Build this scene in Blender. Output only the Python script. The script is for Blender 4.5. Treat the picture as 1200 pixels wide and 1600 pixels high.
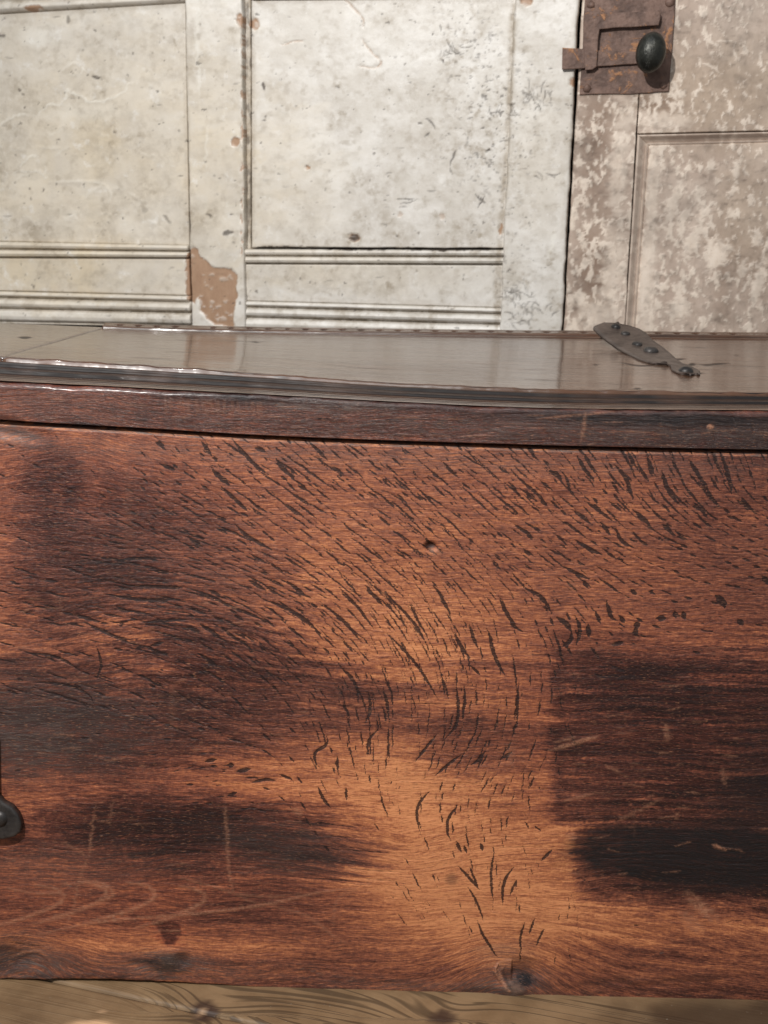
import bpy, bmesh, math, random
import numpy as np
from mathutils import Vector, Matrix

random.seed(4)
RNG = np.random.default_rng(11)
R = math.radians
for o in list(bpy.data.objects):
    bpy.data.objects.remove(o)
S = bpy.context.scene
COL = S.collection

# ------------------------------------------------------------------ camera
F = 2000.0
PITCH, ROLL = R(14.0), R(1.5)
CAM = np.array([0.0, -1.0, 0.69])
_f = np.array([0, math.cos(PITCH), -math.sin(PITCH)])
_r0 = np.array([1.0, 0, 0]); _u0 = np.array([0, math.sin(PITCH), math.cos(PITCH)])
_r = _r0 * math.cos(ROLL) + _u0 * math.sin(ROLL)
_u = -_r0 * math.sin(ROLL) + _u0 * math.cos(ROLL)
cd = bpy.data.cameras.new('camera'); cam = bpy.data.objects.new('camera', cd); COL.objects.link(cam)
cam.matrix_world = Matrix(((_r[0], _u[0], -_f[0], CAM[0]), (_r[1], _u[1], -_f[1], CAM[1]),
                           (_r[2], _u[2], -_f[2], CAM[2]), (0, 0, 0, 1)))
cd.sensor_fit = 'VERTICAL'; cd.sensor_height = 36; cd.sensor_width = 27; cd.lens = 36 * F / 1600
cd.clip_start = .02; cd.clip_end = 100
cd.dof.use_dof = True; cd.dof.focus_distance = 1.06; cd.dof.aperture_fstop = 15
S.camera = cam

def ray(px, py):
    px = np.asarray(px, float); py = np.asarray(py, float)
    return _f * F + _r * (px - 600)[..., None] + _u * (800 - py)[..., None]
def hit(px, py, P0, n):
    d = ray(px, py); n = np.asarray(n, float)
    t = ((np.asarray(P0, float) - CAM) @ n) / (d @ n)
    return CAM + d * t[..., None]
def at_y(px, py, y):
    d = ray(px, py); return CAM + d * ((y - CAM[1]) / d[..., 1])[..., None]
def at_z(px, py, z):
    d = ray(px, py); return CAM + d * ((z - CAM[2]) / d[..., 2])[..., None]
def proj(P):
    q = np.asarray(P) - CAM; w = q @ _f
    return 600 + F * (q @ _r) / w, 800 - F * (q @ _u) / w

# wall plane behind the chest, its right end a little nearer
PHI = R(10)
tW = np.array([math.cos(PHI), -math.sin(PHI), 0.]); nW = np.array([-math.sin(PHI), -math.cos(PHI), 0.])
PW = np.array([0, .60, 0.])
def wall(px, py, off=0.):
    return hit(px, py, PW + nW * off, nW)

# ------------------------------------------------------------------ light
W = bpy.data.worlds.new("World"); S.world = W; W.use_nodes = True
W.node_tree.nodes['Background'].inputs[0].default_value = (.93, .97, 1.0, 1)
W.node_tree.nodes['Background'].inputs[1].default_value = .30

K_ = wall(1017., 82., .045); S_ = wall(1032., 110., .006)
ldir = (K_ - S_) / np.linalg.norm(K_ - S_)
def look(o, loc, tgt):
    o.location = loc
    o.rotation_euler = (Vector(tgt) - Vector(loc)).to_track_quat('-Z', 'Y').to_euler()
kl = bpy.data.lights.new('key_lamp', 'SPOT'); kl.energy = 92; kl.shadow_soft_size = .018
kl.spot_size = R(80); kl.spot_blend = .8; kl.color = (1, .97, .93)
ko = bpy.data.objects.new('key_lamp', kl); COL.objects.link(ko)
look(ko, K_ + ldir * 1.75, (0.05, .2, .5))
al = bpy.data.lights.new('overhead_fill', 'AREA'); al.shape = 'RECTANGLE'; al.size = 1.6; al.size_y = 1.0; al.energy = 13  # broad soft fill added above left of the camera
al.color = (.96, .98, 1)
ao = bpy.data.objects.new('overhead_fill', al); COL.objects.link(ao); look(ao, (-.5, -.9, 2.3), (0, .1, .4))

S.view_settings.view_transform = 'Standard'; S.view_settings.look = 'None'
S.view_settings.exposure = 0.0; S.view_settings.gamma = 1
S.render.engine = 'CYCLES'

# ------------------------------------------------------------------ numpy noise and canvases
def _h(ix, iy, seed):
    n = (ix.astype(np.int64) * 374761393 + iy.astype(np.int64) * 668265263 + seed * 1442695041) & 0xffffffff
    n = ((n ^ (n >> 13)) * 1274126177) & 0xffffffff
    n = n ^ (n >> 16)
    return (n & 0xffff).astype(np.float32) / 65535.
def vn(x, y, seed=0):
    x = np.asarray(x, np.float32); y = np.asarray(y, np.float32)
    ix = np.floor(x); iy = np.floor(y); fx = x - ix; fy = y - iy
    fx = fx * fx * (3 - 2 * fx); fy = fy * fy * (3 - 2 * fy)
    ix = ix.astype(np.int64); iy = iy.astype(np.int64)
    a = _h(ix, iy, seed); b = _h(ix + 1, iy, seed); c = _h(ix, iy + 1, seed); d = _h(ix + 1, iy + 1, seed)
    return (a * (1 - fx) + b * fx) * (1 - fy) + (c * (1 - fx) + d * fx) * fy
def fbm(x, y, seed=0, o=4):
    s = 0; a = .5; t = 0
    for k in range(o):
        s = s + a * vn(x * 2 ** k + 17.3 * k, y * 2 ** k - 9.1 * k, seed + k); t += a; a *= .55
    return s / t
def ss(a, b, x):
    t = np.clip((x - a) / (b - a), 0, 1); return t * t * (3 - 2 * t)

class Canvas:
    def __init__(c, x0, x1, y0, y1):
        c.x0, c.y0 = x0, y0; c.w = x1 - x0; c.h = y1 - y0
        c.X, c.Y = np.meshgrid(np.arange(x0, x1, dtype=np.float32), np.arange(y0, y1, dtype=np.float32))
        c.L = {}
    def layer(c, n, v=0.): c.L[n] = np.full((c.h, c.w), v, np.float32); return c.L[n]
    def win(c, xa, xb, ya, yb):
        return (slice(max(0, int(ya - c.y0)), max(0, min(c.h, int(yb - c.y0) + 1))),
                slice(max(0, int(xa - c.x0)), max(0, min(c.w, int(xb - c.x0) + 1))))
    def stroke(c, n, pts, w, val=1., soft=1.2, taper=.25, jit=0.):
        """width w = max half width in px, tapering at both ends"""
        p = np.array(pts, float)
        if jit: p[1:-1] += RNG.normal(0, jit, p[1:-1].shape)
        if len(p) > 2:                                  # smooth
            for _ in range(2):
                q = [p[0]]
                for i in range(len(p) - 1):
                    q += [p[i] * .75 + p[i + 1] * .25, p[i] * .25 + p[i + 1] * .75]
                q.append(p[-1]); p = np.array(q)
        m = w + soft + 2
        wy = c.win(p[:, 0].min() - m, p[:, 0].max() + m, p[:, 1].min() - m, p[:, 1].max() + m)
        X = c.X[wy]; Y = c.Y[wy]
        if X.size == 0: return
        seg = np.linalg.norm(np.diff(p, axis=0), axis=1); cum = np.r_[0, np.cumsum(seg)]; tot = cum[-1] + 1e-6
        best = np.full(X.shape, 1e9, np.float32)
        for i in range(len(p) - 1):
            a = p[i]; d = p[i + 1] - a; l2 = d @ d + 1e-9
            t = np.clip(((X - a[0]) * d[0] + (Y - a[1]) * d[1]) / l2, 0, 1)
            dist = np.hypot(X - a[0] - t * d[0], Y - a[1] - t * d[1])
            s = (cum[i] + t * seg[i]) / tot
            ww = w * np.clip(np.minimum(s, 1 - s) / taper, .15, 1)
            best = np.minimum(best, dist - ww)
        v = val * (1 - ss(-soft * .5, soft, best))
        c.L[n][wy] = np.maximum(c.L[n][wy], v) if val > 0 else np.minimum(c.L[n][wy], v)
    def blob(c, n, x, y, rx, ry, val, ang=0., edge=1., rough=0., seed=0, add=True, fs=.03):
        """soft ellipse; edge: 1 = gaussian like, small = hard"""
        m = max(rx, ry) * 2.3
        wy = c.win(x - m, x + m, y - m, y + m); X = c.X[wy] - x; Y = c.Y[wy] - y
        if X.size == 0: return
        ca, sa = math.cos(R(ang)), math.sin(R(ang))
        u = (X * ca + Y * sa) / rx; v = (-X * sa + Y * ca) / ry
        d = np.sqrt(u * u + v * v)
        if rough: d = d + rough * (fbm(c.X[wy] * fs, c.Y[wy] * fs * 2.2, seed, 4) - .5) * 2
        k = val * (1 - ss(1 - edge, 1 + edge, d))
        if add: c.L[n][wy] += k
        else: c.L[n][wy] = np.maximum(c.L[n][wy], k)
    def poly(c, n, pts, val=1., rough=2., seed=3, soft=1.):
        p = np.array(pts, float); m = 8
        wy = c.win(p[:, 0].min() - m, p[:, 0].max() + m, p[:, 1].min() - m, p[:, 1].max() + m)
        X = c.X[wy]; Y = c.Y[wy]
        X = X + rough * 2 * (fbm(X * .12, Y * .12, seed, 3) - .5) * 2; Y = Y + rough * 2 * (fbm(X * .12, Y * .12, seed + 9, 3) - .5) * 2
        ins = np.zeros(X.shape, bool); dist = np.full(X.shape, 1e9)
        for i in range(len(p)):
            a = p[i]; b = p[(i + 1) % len(p)]
            if b[1] != a[1]:
                ins ^= ((a[1] > Y) != (b[1] > Y)) & (X < (b[0] - a[0]) * (Y - a[1]) / (b[1] - a[1]) + a[0])
            d = b - a; t = np.clip(((X - a[0]) * d[0] + (Y - a[1]) * d[1]) / (d @ d + 1e-9), 0, 1)
            dist = np.minimum(dist, np.hypot(X - a[0] - t * d[0], Y - a[1] - t * d[1]))
        sd = np.where(ins, dist, -dist)
        c.L[n][wy] = np.maximum(c.L[n][wy], val * ss(-soft, soft, sd))
    def sample(c, n, px, py):
        x = np.clip(px - c.x0, 0, c.w - 1.001); y = np.clip(py - c.y0, 0, c.h - 1.001)
        ix = x.astype(int); iy = y.astype(int); fx = x - ix; fy = y - iy; L = c.L[n]
        return (L[iy, ix] * (1 - fx) + L[iy, ix + 1] * fx) * (1 - fy) + (L[iy + 1, ix] * (1 - fx) + L[iy + 1, ix + 1] * fx) * fy

# ------------------------------------------------------------------ node helper
class M:
    def __init__(s, name):
        s.m = bpy.data.materials.new(name); s.m.use_nodes = True; s.t = s.m.node_tree; s.n = s.t.nodes
        s.b = s.n['Principled BSDF']
    def node(s, t, **k):
        n = s.n.new(t)
        for a, b in k.items(): setattr(n, a, b)
        return n
    def put(s, sock, v):
        if isinstance(v, bpy.types.NodeSocket): s.t.links.new(v, sock)
        else:
            if isinstance(v, tuple) and len(v) == 3 and sock.type == 'RGBA': v = (*v, 1)
            sock.default_value = v
    def attr(s, n, vec=False):
        a = s.node('ShaderNodeAttribute'); a.attribute_name = n
        return a.outputs['Vector'] if vec else a.outputs['Fac']
    def pos(s): return s.node('ShaderNodeNewGeometry').outputs['Position']
    def scale(s, v, sc, off=(0, 0, 0)):
        n = s.node('ShaderNodeMapping'); s.put(n.inputs[0], v); n.inputs['Scale'].default_value = sc; n.inputs['Location'].default_value = off
        return n.outputs[0]
    def rot(s, v, e):
        n = s.node('ShaderNodeMapping'); s.put(n.inputs[0], v); n.inputs['Rotation'].default_value = e; return n.outputs[0]
    def noise(s, v, sc=1., det=3., ro=.55, dist=0.):
        n = s.node('ShaderNodeTexNoise'); s.put(n.inputs['Vector'], v); n.inputs['Scale'].default_value = sc
        n.inputs['Detail'].default_value = det; n.inputs['Roughness'].default_value = ro; n.inputs['Distortion'].default_value = dist
        return n.outputs[0]
    def vor(s, v, sc=1., feat='F1'):
        n = s.node('ShaderNodeTexVoronoi', feature=feat); s.put(n.inputs['Vector'], v); n.inputs['Scale'].default_value = sc
        return n.outputs['Distance']
    def math(s, op, a, b=0., clamp=False):
        n = s.node('ShaderNodeMath', operation=op); n.use_clamp = clamp; s.put(n.inputs[0], a); s.put(n.inputs[1], b); return n.outputs[0]
    def mul(s, a, b): return s.math('MULTIPLY', a, b)
    def add(s, a, b, clamp=False): return s.math('ADD', a, b, clamp)
    def rng(s, v, a, b, c=0., d=1.):
        n = s.node('ShaderNodeMapRange', interpolation_type='SMOOTHSTEP'); s.put(n.inputs[0], v)
        for i, q in enumerate((a, b, c, d)): n.inputs[1 + i].default_value = q
        return n.outputs[0]
    def mix(s, f, a, b, mode='MIX'):
        n = s.node('ShaderNodeMix', data_type='RGBA', blend_type=mode)
        s.put(n.inputs['Factor'], f); s.put(n.inputs[6], a); s.put(n.inputs[7], b); return n.outputs[2]
    def bump(s, h, st=.5, d=.001, normal=None):
        n = s.node('ShaderNodeBump'); s.put(n.inputs['Height'], h); n.inputs['Strength'].default_value = st; n.inputs['Distance'].default_value = d
        if normal: s.put(n.inputs['Normal'], normal)
        return n.outputs[0]
    def out(s, col, rough=.5, normal=None, metal=0., coat=0., crough=.2, spec=None):
        s.put(s.b.inputs['Base Color'], col); s.put(s.b.inputs['Roughness'], rough)
        s.put(s.b.inputs['Metallic'], metal); s.put(s.b.inputs['Coat Weight'], coat); s.put(s.b.inputs['Coat Roughness'], crough)
        if spec is not None: s.put(s.b.inputs['Specular IOR Level'], spec)
        if normal: s.put(s.b.inputs['Normal'], normal)
        return s.m
def rgb(r, g, b):
    f = lambda c: (c / 255 / 12.92) if c < 10.3 else ((c / 255 + .055) / 1.055) ** 2.4
    return (f(r), f(g), f(b))

# ------------------------------------------------------------------ mesh helpers
def link(name, me, mat, parent=None, smooth=True):
    n = len(me.vertices); co = np.empty(n * 3); me.vertices.foreach_get('co', co); co = co.reshape(-1, 3)
    c = (co.min(0) + co.max(0)) / 2; me.vertices.foreach_set('co', (co - c).ravel())
    if mat: me.materials.append(mat)
    if smooth: me.polygons.foreach_set('use_smooth', np.ones(len(me.polygons), bool))
    o = bpy.data.objects.new(name, me); COL.objects.link(o)
    base = Vector((0, 0, 0))
    if parent is not None:
        o.parent = parent; q = parent
        while q is not None: base += q.location; q = q.parent
    o.location = Vector(c) - base
    me.update()
    return o
def empty(name, loc, label, cat, group=None):
    o = bpy.data.objects.new(name, None); COL.objects.link(o); o.location = loc; o.empty_display_size = .05
    o['label'] = label; o['category'] = cat
    if group: o['group'] = group
    return o
def gridmesh(name, P, skirt=None, attrs=None, flip=False, back=True):
    """P: (ny,nx,3) front surface; skirt: vector for the thickness; attrs: dict name->(ny,nx) or (ny,nx,3)"""
    ny, nx = P.shape[:2]; N = ny * nx
    idx = np.arange(N).reshape(ny, nx)
    q = np.stack([idx[:-1, :-1], idx[:-1, 1:], idx[1:, 1:], idx[1:, :-1]], -1).reshape(-1, 4)
    V = P.reshape(-1, 3); ring = None; bk = None
    if skirt is not None:
        ring = np.r_[idx[0, :], idx[1:, -1], idx[-1, -2::-1], idx[-2:0:-1, 0]]
        m = len(ring); V = np.r_[V, V[ring] + np.asarray(skirt)]
        b = N + np.arange(m); r2 = np.roll(ring, -1); b2 = np.roll(b, -1)
        q = np.r_[q, np.stack([r2, ring, b, b2], -1)]
        if back: bk = b[::-1]
    if flip: q = q[:, ::-1]; bk = None if bk is None else bk[::-1]
    me = bpy.data.meshes.new(name)
    loops = q.ravel(); starts = np.arange(len(q)) * 4
    if bk is not None:
        # close the back with quads strips between opposite ring vertices is overkill: a fan of four large quads
        cs = [N + 0, N + nx - 1, N + nx - 1 + ny - 1, N + nx - 1 + ny - 1 + nx - 1]
        bq = np.array(cs[::-1]) if not flip else np.array(cs)
        loops = np.r_[loops, bq]; starts = np.r_[starts, len(q) * 4]
    me.vertices.add(len(V)); me.vertices.foreach_set('co', V.ravel())
    me.loops.add(len(loops)); me.loops.foreach_set('vertex_index', loops.astype(np.int32))
    me.polygons.add(len(starts)); me.polygons.foreach_set('loop_start', starts.astype(np.int32))
    me.update(calc_edges=True)
    for k, a in (attrs or {}).items():
        if a.ndim == 3:
            at = me.attributes.new(k, 'FLOAT_VECTOR', 'POINT'); a = a.reshape(-1, 3)
            if ring is not None: a = np.r_[a, a[ring]]
            at.data.foreach_set('vector', a.astype(np.float32).ravel())
        else:
            at = me.attributes.new(k, 'FLOAT', 'POINT'); a = a.ravel()
            if ring is not None: a = np.r_[a, a[ring]]
            at.data.foreach_set('value', a.astype(np.float32))
    return me
def bmmesh(name, bm):
    bmesh.ops.recalc_face_normals(bm, faces=bm.faces[:])
    me = bpy.data.meshes.new(name); bm.to_mesh(me); bm.free(); return me
def prism(pts3, dirv, bev=.0008, seg=2):
    """closed polygon (3D points), extruded by dirv (towards the viewer), with bevelled front rim"""
    bm = bmesh.new(); vs = [bm.verts.new(p) for p in pts3]; f = bm.faces.new(vs)
    r = bmesh.ops.extrude_face_region(bm, geom=[f]); nv = [g for g in r['geom'] if isinstance(g, bmesh.types.BMVert)]
    bmesh.ops.translate(bm, vec=Vector(dirv), verts=nv)
    if bev: bmesh.ops.bevel(bm, geom=[e for e in bm.edges if all(v in nv for v in e.verts)], offset=bev, segments=seg, affect='EDGES', profile=.6)
    return bm
def lathe(profile, origin, axis, sx=1., sy=1., up=(0, 0, 1), n=24, wob=0., seed=0, ang=0.):
    """profile: (r, h) pairs along axis"""
    rg = random.Random(seed); a = Vector(axis).normalized(); x = Vector(up).cross(a).normalized(); y = a.cross(x)
    x, y = x * math.cos(ang) + y * math.sin(ang), -x * math.sin(ang) + y * math.cos(ang)
    bm = bmesh.new(); rings = []
    wo = [1 + wob * (rg.random() - .5) for _ in range(n)]
    for r, h in profile:
        if r < 1e-6: rings.append([bm.verts.new(Vector(origin) + a * h)]); continue
        rings.append([bm.verts.new(Vector(origin) + a * h + (x * math.cos(t) * sx + y * math.sin(t) * sy) * r * wo[k] * (1 + wob * .4 * (rg.random() - .5)))
                      for k in range(n) for t in [2 * math.pi * k / n]])
    for A, B in zip(rings, rings[1:]):
        for k in range(n):
            k2 = (k + 1) % n
            if len(A) == 1: bm.faces.new((A[0], B[k], B[k2]))
            elif len(B) == 1: bm.faces.new((A[k], A[k2], B[0]))
            else: bm.faces.new((A[k], A[k2], B[k2], B[k]))
    return bm
def box(lo, hi, bev=.002):
    bm = bmesh.new(); bmesh.ops.create_cube(bm, size=1)
    for v in bm.verts:
        for i in range(3): v.co[i] = (lo[i] + hi[i]) / 2 + v.co[i] * (hi[i] - lo[i])
    if bev: bmesh.ops.bevel(bm, geom=bm.edges[:], offset=bev, segments=1, affect='EDGES')
    return bm
def curve(pts):
    p = np.array(pts, float)
    def f(x):
        x = np.asarray(x, float); y = np.interp(x, p[:, 0], p[:, 1])
        s0 = (p[1, 1] - p[0, 1]) / (p[1, 0] - p[0, 0]); s1 = (p[-1, 1] - p[-2, 1]) / (p[-1, 0] - p[-2, 0])
        y = np.where(x < p[0, 0], p[0, 1] + (x - p[0, 0]) * s0, y)
        return np.where(x > p[-1, 0], p[-1, 1] + (x - p[-1, 0]) * s1, y)
    def g(x):      # lightly smoothed
        return sum(f(np.asarray(x, float) + k) for k in (-60, -30, 0, 30, 60)) / 5
    return g

# ================================================================== OAK CHEST: canvas of the front board
#@@OAKCANVAS
C1 = Canvas(-260, 1460, 560, 1640)
X, Y = C1.X, C1.Y
for n in ('fleck', 'pale', 'black', 'gray', 'red', 'h', 'knot', 'ink'): C1.layer(n)

top_px = curve([(-200, 646), (0, 661), (100, 667), (200, 672), (300, 679), (450, 687), (600, 693), (900, 702), (1200, 708), (1400, 711)])
# grain flow: v is constant along a grain line
def bumpf(cx, cy, sx, sy, a, X=X, Y=Y): return a * np.exp(-((X - cx) / sx) ** 2 - ((Y - cy) / sy) ** 2)
V = Y - .022 * (X - 600)
V = V + bumpf(290, 985, 170, 90, 34) + bumpf(60, 1330, 160, 60, -12) + bumpf(620, 1330, 110, 60, -26)
V = V + bumpf(790, 1540, 90, 90, 60) + bumpf(35, 1500, 90, 60, 40) + bumpf(270, 1505, 60, 26, 14) + bumpf(1010, 1330, 200, 60, 12)
V = V + bumpf(100, 690, 120, 80, 30) + 14 * (fbm(X * .006, Y * .012, 5, 3) - .5) + .10 * (X - 800) * ss(1380, 1520, Y) * ss(820, 1000, X) * -1
V = V + 4 * (fbm(X * .02, Y * .04, 6, 2) - .5)
C1.L['u'] = X + 0; C1.L['v'] = V

# darkness map, as the stained oak is
T = C1.layer('tone', .385)
def tb(x, y, rx, ry, v, ang=0, rough=.35, seed=0, edge=.75): C1.blob('tone', x, y, rx, ry, v, ang, edge, rough, seed)
tb(150, 800, 170, 95, .23, 25, .35, 1); tb(90, 880, 110, 60, .20, 0, .4, 2); tb(60, 760, 60, 60, .16, 0, .4, 3)
tb(230, 955, 200, 60, .20, 5, .4, 4); tb(330, 830, 130, 40, .12, 20, .4, 5)
tb(2, 830, 44, 190, -.13, 0, .3, 6, .9); tb(-5, 1000, 60, 80, .04, 0, .3, 7, .9)
tb(130, 690, 90, 30, -.06, 0, .3, 7)
tb(150, 1120, 220, 90, .38, 4, .4, 8); tb(40, 1160, 120, 70, .15, 0, .4, 9); tb(400, 1080, 150, 60, .20, 5, .45, 10)
tb(370, 1020, 120, 40, .16, 10, .4, 11)
tb(360, 1215, 130, 38, -.16, 3, .4, 12); tb(60, 1235, 110, 30, -.12, 3, .3, 12)
tb(330, 1305, 230, 52, .42, 3, .35, 13, .6); tb(460, 1330, 90, 34, .22, 10, .3, 14, .6); tb(190, 1285, 130, 45, .20, 0, .4, 15)
tb(90, 1340, 140, 30, .10, 0, .4, 15)
tb(200, 1410, 240, 38, .13, 0, .3, 16); tb(440, 1420, 110, 40, .18, -6, .3, 17)
tb(560, 1480, 120, 40, .05, 0, .3, 17)
tb(250, 1478, 270, 16, -.14, 1, .3, 18); tb(560, 1380, 70, 60, -.06, 0, .3, 18)
tb(690, 1290, 200, 120, -.27, 10, .3, 19); tb(780, 1430, 190, 80, -.20, 0, .3, 20); tb(610, 1240, 100, 60, -.14, 0, .3, 21)
tb(560, 1010, 130, 130, -.12, 40, .3, 21); tb(700, 1000, 110, 60, -.10, 0, .3, 22); tb(620, 870, 160, 90, -.06, 40, .3, 22)
tb(740, 1165, 120, 42, .20, 0, .5, 23); tb(560, 1110, 70, 40, .12, 0, .45, 24); tb(700, 1130, 60, 14, .15, 0, .4, 24)
tb(690, 1040, 160, 14, .10, 0, .4, 25)
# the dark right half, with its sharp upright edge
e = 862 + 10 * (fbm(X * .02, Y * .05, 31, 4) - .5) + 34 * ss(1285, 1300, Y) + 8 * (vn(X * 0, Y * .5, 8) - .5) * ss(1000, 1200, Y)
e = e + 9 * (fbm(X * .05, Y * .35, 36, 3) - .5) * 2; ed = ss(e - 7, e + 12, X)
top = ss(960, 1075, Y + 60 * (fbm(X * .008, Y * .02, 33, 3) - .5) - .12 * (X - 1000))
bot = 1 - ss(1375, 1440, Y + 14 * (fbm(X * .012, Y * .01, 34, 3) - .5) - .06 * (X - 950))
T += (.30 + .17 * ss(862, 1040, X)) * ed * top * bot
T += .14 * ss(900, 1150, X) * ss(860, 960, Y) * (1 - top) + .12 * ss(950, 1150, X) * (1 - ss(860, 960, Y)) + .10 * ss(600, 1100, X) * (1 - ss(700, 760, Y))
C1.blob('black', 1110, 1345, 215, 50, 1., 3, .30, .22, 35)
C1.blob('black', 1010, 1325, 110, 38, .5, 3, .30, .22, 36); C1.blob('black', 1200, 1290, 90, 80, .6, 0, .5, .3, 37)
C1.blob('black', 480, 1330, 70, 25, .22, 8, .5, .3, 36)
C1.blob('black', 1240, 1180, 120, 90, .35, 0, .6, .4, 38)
C1.blob('gray', 60, 1120, 170, 70, .5, 5, .7, .35, 40); C1.blob('gray', 30, 1180, 90, 40, .4, 0, .7, .3, 41)
C1.blob('gray', 460, 1325, 110, 36, .35, 6, .7, .3, 43)
C1.blob('gray', 600, 715, 560, 16, .45, 2, .8, .5, 44); C1.blob('gray', 90, 1355, 150, 30, .35, 0, .8, .5, 44)
C1.blob('red', 260, 1280, 240, 90, .5, 0, .9, .3, 45); C1.blob('red', 1080, 1150, 250, 150, .6, 0, .9, .3, 46); C1.blob('red', 120, 800, 200, 120, .3, 0, .9, .3, 47)
C1.blob('red', 200, 1410, 280, 50, .6, 0, .9, .3, 47)
# bottom edge: worn band with dark dashes
bt = ss(1490, 1520, Y - .02 * (X - 600)); T += .10 * bt * fbm(X * .03, Y * .08, 50, 3) + .05 * bt
C1.blob('gray', 150, 1515, 260, 22, .5, 1, .8, .6, 51); C1.blob('gray', 700, 1545, 160, 12, .6, 2, .8, .6, 52)
# long soft grain bands, uneven mottling, faint upright plane marks
T += .20 * (fbm(X * .010, V * .085, 60, 4) - .5) + .12 * (fbm(X * .02, Y * .02, 61, 4) - .5)
T += .055 * (fbm(X * .055, Y * .004, 62, 2) - .5) * 2
band = (fbm(X * .006, V * .16, 63, 3) - .5) * (ss(980, 1060, Y))
T += .34 * band
# narrow dark bands that follow the grain: figure on the left, open grain on the right and along the bottom band
lw = np.exp(-((X - 230) / 300) ** 2 - ((Y - 985) / 110) ** 2) + .7 * np.exp(-((X - 330) / 260) ** 2 - ((Y - 1320) / 60) ** 2)
T += .20 * lw * (ss(.52, .62, fbm(X * .010, V * .13, 401, 2)) - .35); T -= .22 * lw * ss(.60, .68, fbm(X * .014, V * .16, 402, 2))
rw_ = ss(840, 900, X) * ss(930, 1010, Y) * (1 - ss(1400, 1560, Y)); T += .16 * rw_ * (ss(.50, .60, fbm(X * .004, V * .15, 403, 2)) - .4); T -= .26 * rw_ * ss(.58, .70, fbm(X * .008, V * .24, 404, 3)) * (.4 + fbm(X * .01, Y * .02, 405, 2))
mw = np.exp(-((X - 650) / 260) ** 2 - ((Y - 1060) / 50) ** 2); T += .22 * mw * (ss(.5, .6, fbm(X * .005, V * .12, 406, 2)) - .35)
# upright swirls where the figure turns (left)
sw = np.sin(.16 * np.hypot((X - 60) * .8, Y - 720) + 4 * fbm(X * .02, Y * .02, 64, 2))
T += .035 * sw * np.exp(-((X - 110) / 110) ** 2 - ((Y - 740) / 70) ** 2)
# growth rings lower left: pale lens-shaped lines
def pale(pts, w=1.6, v=.7, soft=2.5): C1.stroke('pale', pts, w, v, soft, .2, 1.)
for dx, dy, s in ((0, 0, 1), (-8, 3, .8), (68, 4, .85), (150, 10, .7), (-75, 8, 1.)):
    pale([(130 + dx, 1375 + dy), (165 + dx, 1380 + dy), (160 + dx + 20 * s, 1400 + dy), (120 + dx, 1425 + dy), (60 + dx, 1440 + dy)], 1.7, .85, 4)
pale([(60, 1460), (150, 1440), (260, 1432), (330, 1425), (380, 1418), (440, 1410), (500, 1392), (560, 1388)], 1.6, .8)
pale([(0, 1385), (50, 1398), (100, 1395)], 1.6, .5); pale([(360, 1390), (390, 1412), (440, 1418), (480, 1432), (520, 1462), (550, 1480)], 1.5, .45)
pale([(280, 1372), (330, 1384), (372, 1400), (430, 1402), (470, 1395)], 1.5, .45); pale([(520, 1450), (525, 1400), (560, 1390)], 1.5, .35)
pale([(100, 1450), (115, 1420), (118, 1400), (128, 1360), (135, 1345)], 1.5, .5)
pale([(148, 1260), (143, 1290), (139, 1340)], 1.4, .55); pale([(95, 1315), (120, 1328), (135, 1338)], 1.6, .4)
pale([(350, 1255), (353, 1300), (356, 1360), (365, 1392)], 1.8, .55); pale([(176, 1250), (172, 1290)], 1.2, .4)
pale([(862, 1172), (895, 1160), (935, 1150)], 2.6, .9); pale([(866, 1160), (900, 1152)], 1.5, .6); pale([(945, 1196), (968, 1206)], 1.6, .6)
pale([(960, 1285), (990, 1270), (1035, 1246)], 2.2, .45); pale([(880, 1252), (925, 1240)], 1.8, .6); pale([(1054, 1280), (1058, 1270)], 2.5, .8)
pale([(1112, 1320), (1134, 1328)], 2., .9); pale([(1038, 1130), (1045, 1160)], 4, .5); pale([(1128, 1200), (1134, 1228)], 4, .4); pale([(886, 1306), (900, 1308)], 5, .7)
for (x, y) in ((1088, 1412), (1105, 1425), (1080, 1440)): C1.blob('pale', x, y, 22, 9, .5, 40, .5, .4, 70)
pale([(200, 740), (200, 860)], 4, .1, 8); pale([(270, 1070), (268, 1140)], 4, .14, 7); pale([(795, 1160), (800, 1200)], 4, .25, 6)
C1.blob('pale', 465, 1268, 7, 4, .8, 0, .5, .3, 71); C1.blob('pale', 893, 915, 8, 10, .25, 0, .8, .3, 71)
for _ in range(160):        # light nicks along the grain in the dark parts
    if RNG.random() < .5: x, y = RNG.uniform(860, 1300), RNG.uniform(1010, 1420)
    else: x, y = RNG.uniform(-60, 560), RNG.uniform(930, 1400)
    l = RNG.uniform(8, 34); a = RNG.normal(.0, .12)
    pale([(x, y), (x + l * .5, y + l * .5 * a), (x + l, y + l * a)], RNG.uniform(.3, .9), RNG.uniform(.25, .8), 1.6)
for _ in range(34):
    x, y = RNG.uniform(0, 1250), RNG.uniform(740, 1520); l = RNG.uniform(14, 60); a = RNG.uniform(0, 3.14)
    pale([(x, y), (x + l * math.cos(a), y + l * math.sin(a))], .4, RNG.uniform(.15, .4), 1.5)

for k in range(900):
    x = RNG.normal(730, 80); y = RNG.normal(1180, 45)
    C1.stroke('ink', [(x, y), (x + RNG.uniform(1, 7), y + RNG.uniform(-1, 1))], RNG.uniform(.2, .8), RNG.uniform(.25, .6), 1.2)
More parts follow.
